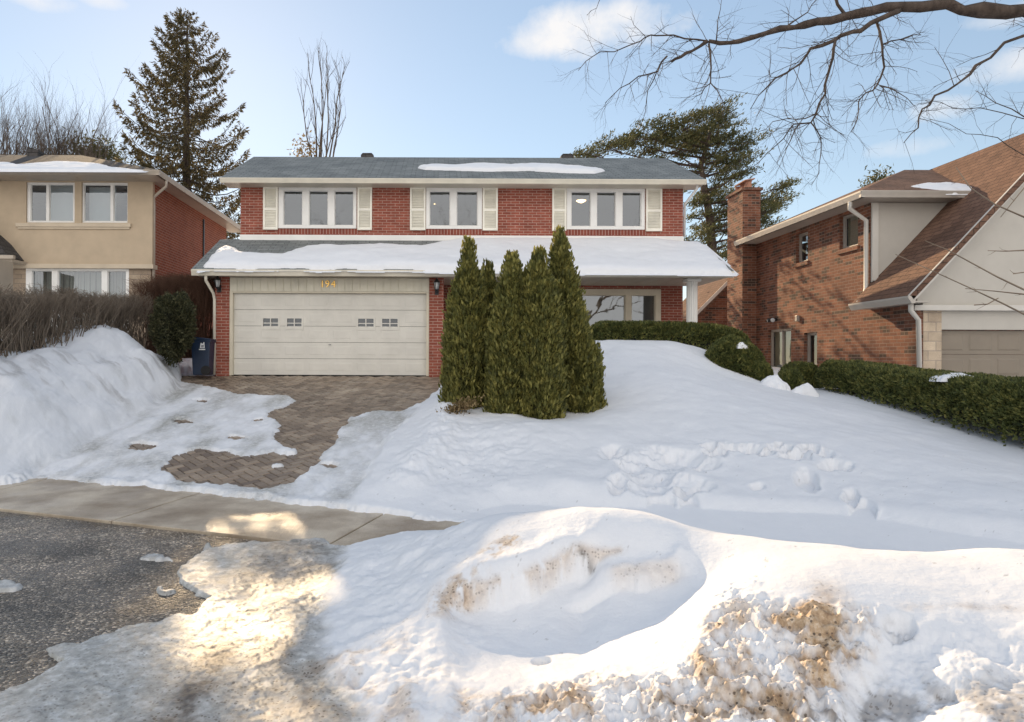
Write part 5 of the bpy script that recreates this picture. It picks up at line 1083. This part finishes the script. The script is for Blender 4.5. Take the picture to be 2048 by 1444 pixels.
# --- big spruce
def spruce(loc, ztop, seed, label, rmaxf, n_b=1.0, name='spruce_tree', ydep=0):
    r = np.random.default_rng(seed); t = thing(name, loc, label, 'tree'); x_, y_, z0 = loc; P_ = []; D_ = []; L_ = []; br = MB()
    tr = MB(); tr.tube([(x_, y_, z0-.5), (x_+.02, y_, z0+4), (x_-.02, y_, (z0+ztop)/2+2), (x_, y_, ztop-.2)], [.26, .24, .15, .02], 8); tr.build('trunk', M['bark_d'], t, True)
    z = z0+1.5
    while z < ztop-.1:
        rm = rmaxf(z); nb = int(r.integers(5, 8)); a0 = r.random()*6.28
        for k in range(nb):
            a = a0+k*2*math.pi/nb+r.normal()*.22; R_ = rm*(.65+.45*r.random()); 
            ca_, sa_ = math.cos(a), math.sin(a); ns = 7; pts = []
            if r.random() < .05+.35*(ca_ > .05)*(z > 11): continue
            drop = .16+.22*(ztop-z)/(ztop-z0); 
            for i in range(ns+1):
                f = i/ns; rise = R_*(.15*f-drop*math.sin(f*math.pi*.75)*.9+.28*f**3); pts.append(Vector((x_+ca_*R_*f+r.normal()*.02, y_+sa_*R_*f, z+rise)))
            br.tube(pts, [.045*(1-.8*i/ns)*max(.4, R_/3) for i in range(ns+1)], 3, False)
            m_ = int(95*R_*n_b)+30; f = np.sqrt(r.random(m_))*.95+.05; i = np.minimum((f*ns).astype(int), ns-1); fr = f*ns-i; A0 = np.array([tuple(p) for p in pts]); Q = A0[i]*(1-fr)[:, None]+A0[i+1]*fr[:, None]
            sd_ = r.choice((-1, 1), m_)*(.05+.32*r.random(m_)*(1-.45*f)*min(1, R_)); Q[:, 0] += -sa_*sd_; Q[:, 1] += ca_*sd_; Q[:, 2] += -.03-.10*r.random(m_)-np.abs(sd_)*.25
            P_.append(Q); D_.append(np.stack((ca_*.55+r.normal(size=m_)*.35-sa_*np.sign(sd_)*.5, sa_*.55+r.normal(size=m_)*.35+ca_*np.sign(sd_)*.5, -.75+.5*r.normal(size=m_)+.9*(f > .85)), 1)); L_.append(.19*(.6+.7*r.random(m_)))
        z += .27+.10*r.random()
    P_ = np.concatenate(P_); D_ = np.concatenate(D_); L_ = np.concatenate(L_)
    V, Fc = sprays(P_, D_, L_, L_*.27, r); mesh_obj('crown', V, Fc, M['spruce'], t); br.build('branches', M['bark_d'], t)
Ys = 30; zt_ = ZP(26, Ys)
pz = [ZP(a, Ys) for a in (560, 470, 400, 300, 250, 200, 150, 110, 85, 60, 40, 26)]; pr = [a/F*Ys for a in (122, 124, 126, 130, 118, 104, 84, 68, 60, 46, 28, 10)]
spruce((XP(372, Ys), Ys, 1.5), zt_, 41, 'tall dark spruce with the low sun glowing through it behind the stucco house', lambda z: float(np.interp(z, pz, pr)))
spruce((XP(-330, 34), 34, 1.5), 12, 44, 'spruce outside the left frame edge', lambda z: max(.1, (12-z)*.28), .6) if False else None

# --- wind-swept pine behind the right end of the house
t = thing('pine_tree', (XP(1425, 33), 33, 1.0), 'wide wind-swept pine with layered boughs behind the right end of the main roof', 'tree'); Yp = 33; r = np.random.default_rng(51); P_ = []; D_ = []
tr = MB(); tr.tube([(XP(1425, Yp), Yp, .5), W3(1428, 560, Yp), W3(1418, 430, Yp), W3(1400, 330, Yp), W3(1425, 240, Yp)], [.3, .26, .2, .13, .04], 8); tr.build('trunk', M['bark_d'], t, True); br = MB()
CL = [(1170,308,30,10),(1215,298,34,16),(1250,280,34,18),(1290,272,40,22),(1330,262,40,26),(1290,300,46,14),(1370,255,40,28),(1410,248,36,26),(1440,240,26,24),(1380,290,54,24),(1440,280,44,26),(1470,292,30,16),(1430,320,48,20),(1480,318,26,12),(1400,345,38,16),(1450,350,38,14),(1478,346,22,10),(1420,382,44,12),(1450,402,36,12),
      (1400,402,36,12),(1435,430,30,10),(1420,455,40,10),(1452,458,30,12),(1400,470,32,9),(1440,490,30,10),(1540,392,30,14),(1560,372,18,9),(1530,420,30,14),(1515,450,28,12),(1548,408,22,9),(1345,300,44,18),(1505,430,30,16),(1462,505,30,9),(1425,515,28,8),(1400,430,20,8)]
for px, py, rx, ry in CL:
    Yd = Yp+r.normal()*.9; c = W3(px, py, Yd); nsub = int(rx*ry/60)+3
    for _s in range(nsub):
        o_ = r.normal(size=3)*np.array((rx, rx*.7, ry))*.60/F*Yp; o_[2] += o_[0]*.25; n = 70; q = r.normal(size=(n, 3))*np.array((.24, .22, .08)); q[:, 2] += q[:, 0]*.35
        P_.append(c+o_+q); D_.append(np.stack((.5+r.normal(size=n)*.5, r.normal(size=n)*.5, .55+r.normal(size=n)*.35), 1)); br.tube([tuple(c-np.array((.1, 0, .1))), tuple(c+o_)], [.015, .006], 3, False)
    tb = W3(np.interp(py, [240, 330, 430, 560], [1425, 1400, 1418, 1428]), min(py+35, 540), Yp); md = (tb+c)/2+np.array((0, 0, -.15)); br.tube([tuple(tb), tuple(md), tuple(c)], [.06, .045, .015], 4, False)
    for _ in range(6):
        e = c+r.normal(size=3)*np.array((rx, rx*.7, ry))*.5/F*Yp; br.tube([tuple(md*.3+c*.7), tuple(e)], [.02, .008], 3, False)
P_ = np.concatenate(P_); D_ = np.concatenate(D_); V, Fc = sprays(P_, D_, .19*(.6+.7*r.random(len(P_))), .05, r); mesh_obj('crown', V, Fc, M['pine'], t); br.build('branches', M['bark_d'], t)
# distant tree tips beyond the brown roof
t = thing('pine_tree', (XP(1755, 40), 40, 1), 'tip of a distant evergreen above the brown brick house gutter', 'tree'); n = 800; P_ = r.normal(size=(n, 3))*np.array((.42, .4, .42))+W3(1758, 368, 40); V, Fc = sprays(P_, r.normal(size=(n, 3))+np.array((.3, 0, .5)), .25, .08, r); mesh_obj('crown', V, Fc, M['pine'], t)
m = MB(); m.tube([(XP(1755, 40), 40, .5), W3(1757, 350, 40)], [.2, .03], 6); m.build('trunk', M['bark_d'], t)
t = thing('evergreen_tree', (XP(195, 37), 37, 1), 'small dark evergreen peeking over the stucco roof between bare trees', 'tree'); n = 1600; P_ = r.normal(size=(n, 3))*np.array((.55, .5, .45))+W3(195, 318, 37); P_[:500] += W3(158, 312, 37)-W3(195, 318, 37); V, Fc = sprays(P_, r.normal(size=(n, 3))+np.array((.1, 0, .5)), .25, .09, r); mesh_obj('crown', V, Fc, M['pine'], t)
m = MB(); m.tube([(XP(195, 37), 37, .5), W3(195, 318, 37)], [.2, .03], 6); m.build('trunk', M['bark_d'], t)

# --- street tree limb reaching in from the right
t = thing('street_tree', (9.6, 7.2, .3), 'large bare street tree whose thick limb reaches in from the right above the lawn', 'tree'); rnd = random.Random(61); tw = Twigs(); Yb_ = 7.6
def VP(a, b, y_): return Vector(tuple(W3(a, b, y_)))
tr = MB(); tr.tube([(9.6, 7.2, -.3), (9.55, 7.3, 2.5), (9.4, 7.4, 5.6), (9.2, 7.5, 9)], [.34, .27, .22, .14], 12); tr.build('trunk', M['bark_d'], t, True)
def branch(pts, r0, r1, y0, y1, n=7, tw_n=2, tl=.5, dep=1, dn=-.15):
    k = len(pts); P_ = [VP(a, b, y0+(y1-y0)*i/(k-1)) for i, (a, b) in enumerate(pts)]
    Q = [P_[0]]
    for i in range(k-1):
        for f in (.5, 1.0):
            v = P_[i].lerp(P_[i+1], f); s_ = (P_[i+1]-P_[i]).length*.045; Q.append(v+Vector((rnd.gauss(0, s_), rnd.gauss(0, s_), rnd.gauss(0, s_))))
    rr_ = [(r0+(r1-r0)*i/(len(Q)-1))*(1+.14*rnd.gauss(0, 1)*(r0 > .02)) for i in range(len(Q))]; tw.m.tube(Q, rr_, n, True)
    for i in range(len(Q)-1):
        for _ in range(max(1, tw_n-1)):
            b = Q[i].lerp(Q[i+1], rnd.random()); d = (Q[i+1]-Q[i]).normalized(); v = Vector((rnd.gauss(0, 1), rnd.gauss(0, .8), rnd.gauss(0, 1)+dn)).normalized(); tw.grow(b, d*.7+v*.9, rnd.uniform(.35, 1)*tl, min(.0042, rr_[i]*.5), dep, rnd, dn*.25, .75, 4)
branch([(2500,60),(2200,42),(2048,22),(1960,18),(1880,14),(1800,8),(1740,18),(1690,30),(1630,42),(1585,50),(1530,66),(1480,78),(1440,86),(1412,80)], .080, .018, 7.4, 7.7, 9, 2, .45)
P0 = VP(2500, 60, 7.4); tw.m.tube([(9.42, 7.4, 5.2), tuple((Vector((9.42, 7.4, 5.2))+P0)/2+Vector((0, 0, .06))), tuple(P0)], [.15, .11, .08], 9)
branch([(1412,80),(1380,100),(1360,112),(1340,122)], .022, .014, 7.7, 7.75, 6, 3, .35)
branch([(1332,110),(1312,140),(1275,150),(1240,178),(1208,205)], .011, .003, 7.7, 7.9, 5, 3, .4)
branch([(1412,80),(1370,74),(1310,64),(1290,72),(1255,88),(1200,105),(1170,118),(1155,140)], .010, .003, 7.7, 7.4, 5, 3, .4)
branch([(1312,140),(1298,180),(1288,220),(1280,245)], .006, .002, 7.8, 7.9, 4, 2, .3)
branch([(1795,18),(1740,45),(1700,60),(1665,80),(1625,95),(1600,122),(1565,145),(1530,175),(1495,212)], .027, .004, 7.5, 7.2, 7, 3, .5)
branch([(1668,80),(1665,110),(1650,150),(1645,185),(1630,225),(1620,242),(1590,245),(1565,272),(1530,305),(1498,340)], .015, .003, 7.35, 7.1, 6, 3, .5)
branch([(1600,243),(1580,275),(1565,302)], .008, .002, 7.2, 7.1, 5, 3, .35); branch([(1620,242),(1642,275),(1640,310),(1636,345),(1620,368)], .007, .002, 7.2, 7.3, 5, 3, .35)
branch([(1630,225),(1590,238),(1550,240),(1510,262)], .007, .002, 7.2, 6.9, 5, 3, .35)
branch([(1750,40),(1765,85),(1762,130),(1755,170),(1730,182),(1715,200),(1710,238),(1700,265)], .013, .003, 7.5, 7.2, 6, 3, .45)
branch([(1765,85),(1800,72),(1840,64)], .009, .003, 7.45, 7.6, 5, 5, .3); branch([(1757,168),(1790,180),(1830,207)], .009, .002, 7.4, 7.3, 5, 4, .35)
branch([(2300,30),(2120,40),(2015,88),(1960,125),(1920,165),(1870,190),(1842,215),(1830,250),(1810,282)], .022, .003, 7.2, 6.8, 6, 2, .5)
branch([(1415,85),(1420,130),(1420,165),(1402,185),(1382,200)], .012, .002, 7.6, 7.5, 5, 3, .4); branch([(1420,165),(1440,200),(1462,228)], .006, .002, 7.5, 7.4, 4, 3, .35)
branch([(1560,58),(1590,40),(1625,5),(1650,-30)], .009, .003, 7.6, 7.9, 4, 3, .4); branch([(1430,80),(1432,40),(1442,-10)], .007, .002, 7.6, 7.7, 4, 3, .35)
branch([(1690,30),(1660,-20),(1640,-60)], .02, .008, 7.6, 7.9, 5, 2, .4); branch([(2048,230),(1990,200),(1950,175)], .006, .002, 6.6, 6.8, 4, 3, .4)
branch([(2200,250),(2048,225),(1960,215),(1900,212),(1850,195)], .006, .002, 6.4, 6.8, 4, 3, .35); branch([(2200,330),(2048,300),(1985,270),(1930,262),(1860,230)], .006, .002, 6.4, 6.8, 4, 2, .35)
branch([(1200,-10),(1190,15),(1172,28)], .004, .002, 7.3, 7.3, 3, 2, .15)
mesh_obj('branches', np.array([tuple(v) for v in tw.m.v]), tw.m.f, M['bark_d'], t, True, uv=False)
# young tree off the right edge whose pale twigs cross the grey gable
t = thing('young_tree', (6.4, 6.2, .2), 'young tree at the right frame edge with pale sunlit twigs crossing the grey gable', 'tree'); tw = Twigs(); rnd = random.Random(71)
tr = MB(); tr.tube([(6.5, 6.2, -.2), (6.5, 6.2, 1.6), (6.45, 6.2, 3.2)], [.05, .042, .03], 8); tr.build('trunk', M['twig'], t, True)
for pts, y_ in (([(2330,660),(2180,640),(2048,624),(2000,600),(1940,572),(1880,545),(1790,505)], 6.1), ([(2330,640),(2200,620),(2048,575),(1995,550),(1930,515),(1893,495),(1850,478)], 6.0), ([(2330,560),(2180,600),(2048,584),(1990,578),(1930,573)], 6.2), ([(2330,500),(2180,525),(2048,496),(2010,498),(1975,497)], 6.1),
                ([(2330,460),(2180,450),(2048,430),(1990,405),(1940,372),(1910,330)], 6.0), ([(2330,400),(2180,380),(2048,370),(2000,430)], 6.3), ([(2048,540),(2026,543)], 6.0), ([(1996,592),(1975,604),(1948,606)], 6.1)):
    P_ = [VP(a, b, y_) for a, b in pts]; tw.m.tube(P_, [.011-.008*i/(len(P_)-1) if len(P_) > 3 else .005 for i in range(len(P_))], 5, True)
    for i in range(max(0, len(P_)-5), len(P_)-1):
        for _ in range(1):
            b = P_[i].lerp(P_[i+1], rnd.random()); tw.grow(b, Vector((-1, rnd.gauss(0, .3), rnd.gauss(0, .6))), rnd.uniform(.04, .14), .003, 0, rnd)
for p in (VP(2330, 660, 6.1), VP(2330, 640, 6.0), VP(2330, 560, 6.2), VP(2330, 500, 6.1), VP(2330, 460, 6.0), VP(2330, 400, 6.3)): tw.m.tube([(6.47, 6.2, p.z-.25), tuple(p)], [.014, .011], 5, False)
mesh_obj('branches', np.array([tuple(v) for v in tw.m.v]), tw.m.f, M['twig'], t, True, uv=False)
# bare trees across the street (they show in the window glass)
for k, (x_, y_) in enumerate(((-7, -11), (1.5, -13), (9, -10))):
    bare_tree((x_, y_, 0), 15, .24, 200+k, 'bare street tree on the far side of the road', depth=5, kids=4, trunkf=.22, spread=.8, up=.15, group='bare trees across the road', matk='bark')

# ------------------------------------------------------------------ blue bin
bx0, bx1 = XP(386, 17.2), XP(426, 17.2); by0, by1 = 16.98, 17.42; bz = 1.385
BN = thing('wheelie_bin', ((bx0+bx1)/2, (by0+by1)/2, bz), 'dark blue wheeled bin standing beside the left garage pier', 'bin'); m = MB(); zt2 = ZP(682, 17)
def tap(m, x0, x1, y0, y1, z0, z1, i0):
    m.add([(x0+i0, y0+i0, z0), (x1-i0, y0+i0, z0), (x1-i0, y1-i0, z0), (x0+i0, y1-i0, z0), (x0, y0, z1), (x1, y0, z1), (x1, y1, z1), (x0, y1, z1)], [(0,3,2,1),(4,5,6,7),(0,1,5,4),(1,2,6,5),(2,3,7,6),(3,0,4,7)])
tap(m, bx0+.015, bx1-.015, by0+.015, by1, bz, zt2, .035); m.build('bin_body', M['bin'], BN, bevel=.02)
m = MB(); m.box(bx0, bx1, by0, by1+.02, zt2-.05, zt2); m.build('rim', M['bin'], BN, bevel=.01)
m = MB(); m.prism([(bx0-.005, zt2+.004), (bx1+.005, zt2+.004), (bx1+.005, zt2+.03), (bx0+.3*(bx1-bx0), zt2+.075), (bx0-.005, zt2+.06)], by0-.01, by1+.03, 'y'); m.build('lid', M['bin'], BN, bevel=.01)
for s in (.72, ):
    m = MB(); cxw = bx0+(bx1-bx0)*s
    m.tube([(cxw+.07, by0+.075, bz+.11), (cxw+.12, by0+.075, bz+.11)], .115, 16); 
m = MB(); c = (bx1-.11, bz+.115); vs = []
n_ = 20
m.v = []; 
for yy in (by0-.012, by0+.05):
    for k in range(n_): a = 2*math.pi*k/n_; m.v.append((c[0]+.115*math.cos(a), yy, c[1]+.115*math.sin(a)))
m.f = [tuple(range(n_)), tuple(range(2*n_-1, n_-1, -1))]+[(k, n_+k, n_+(k+1) % n_, (k+1) % n_) for k in range(n_)]
m.build('wheel', M['rubber'], BN)
mk = MB(); ex0, ex1 = XP(400, 17), XP(409.5, 17); yk = by0+.005; ez0, ez1 = ZP(698, 17), ZP(685, 17)
# emblem: slanted tower shape with two peaks, bar beneath
ew = ex1-ex0; eh = ez1-ez0
mk.prism([(ex0, ez0), (ex1, ez0), (ex1-.1*ew, ez0+eh), (ex1-.22*ew, ez0+eh), (ex1-.32*ew, ez0+.72*eh), (ex0+.42*ew, ez0+.66*eh), (ex0+.2*ew, ez0+.85*eh), (ex0+.12*ew, ez0+.6*eh)], yk, yk+.012, 'y')
mk.prism([(ex0-.02, ez0-.045), (ex1+.012, ez0-.045), (ex1+.012, ez0-.02), (ex0-.02, ez0-.02)], yk, yk+.012, 'y'); mk.build('emblem', M['bin_mark'], BN)
m = MB()
for f in (.3, .5, .68): m.prism([(ex0+f*ew-.006, ez0+.1*eh), (ex0+f*ew+.006, ez0+.1*eh), (ex0+f*ew+.018, ez0+.5*eh), (ex0+f*ew+.006, ez0+.5*eh)], yk-.003, yk, 'y')
m.build('emblem_lines', M['bin'], BN)
# unseen pine added behind the main roof to dapple the neighbour's wall with shade
t = thing('pine_tree', (4.6, 30.5, 1), 'unseen pine added behind the grey main roof to dapple the neighbouring wall with shade', 'tree'); r = np.random.default_rng(88); P_ = []; D_ = []; br = MB()
tr = MB(); tr.tube([(4.6, 30.5, .5), (4.7, 30.5, 6), (4.6, 30.5, 9.6)], [.25, .2, .04], 8); tr.build('trunk', M['bark_d'], t, True)
for i in range(21):
    a = r.random()*6.28; rr_ = r.uniform(.6, 3.4); zc_ = r.uniform(4.0, 9.6); c = np.array((4.6+rr_*math.cos(a), 30.5+rr_*math.sin(a), zc_)); n = 130
    P_.append(c+r.normal(size=(n, 3))*np.array((.5, .5, .16))); D_.append(r.normal(size=(n, 3))+np.array((0, 0, .4))); br.tube([(4.6, 30.5, zc_-.6), tuple(c)], [.05, .015], 4, False)
V, Fc = sprays(np.concatenate(P_), np.concatenate(D_), .27, .09, r); mesh_obj('crown', V, Fc, M['pine'], t); br.build('branches', M['bark_d'], t)
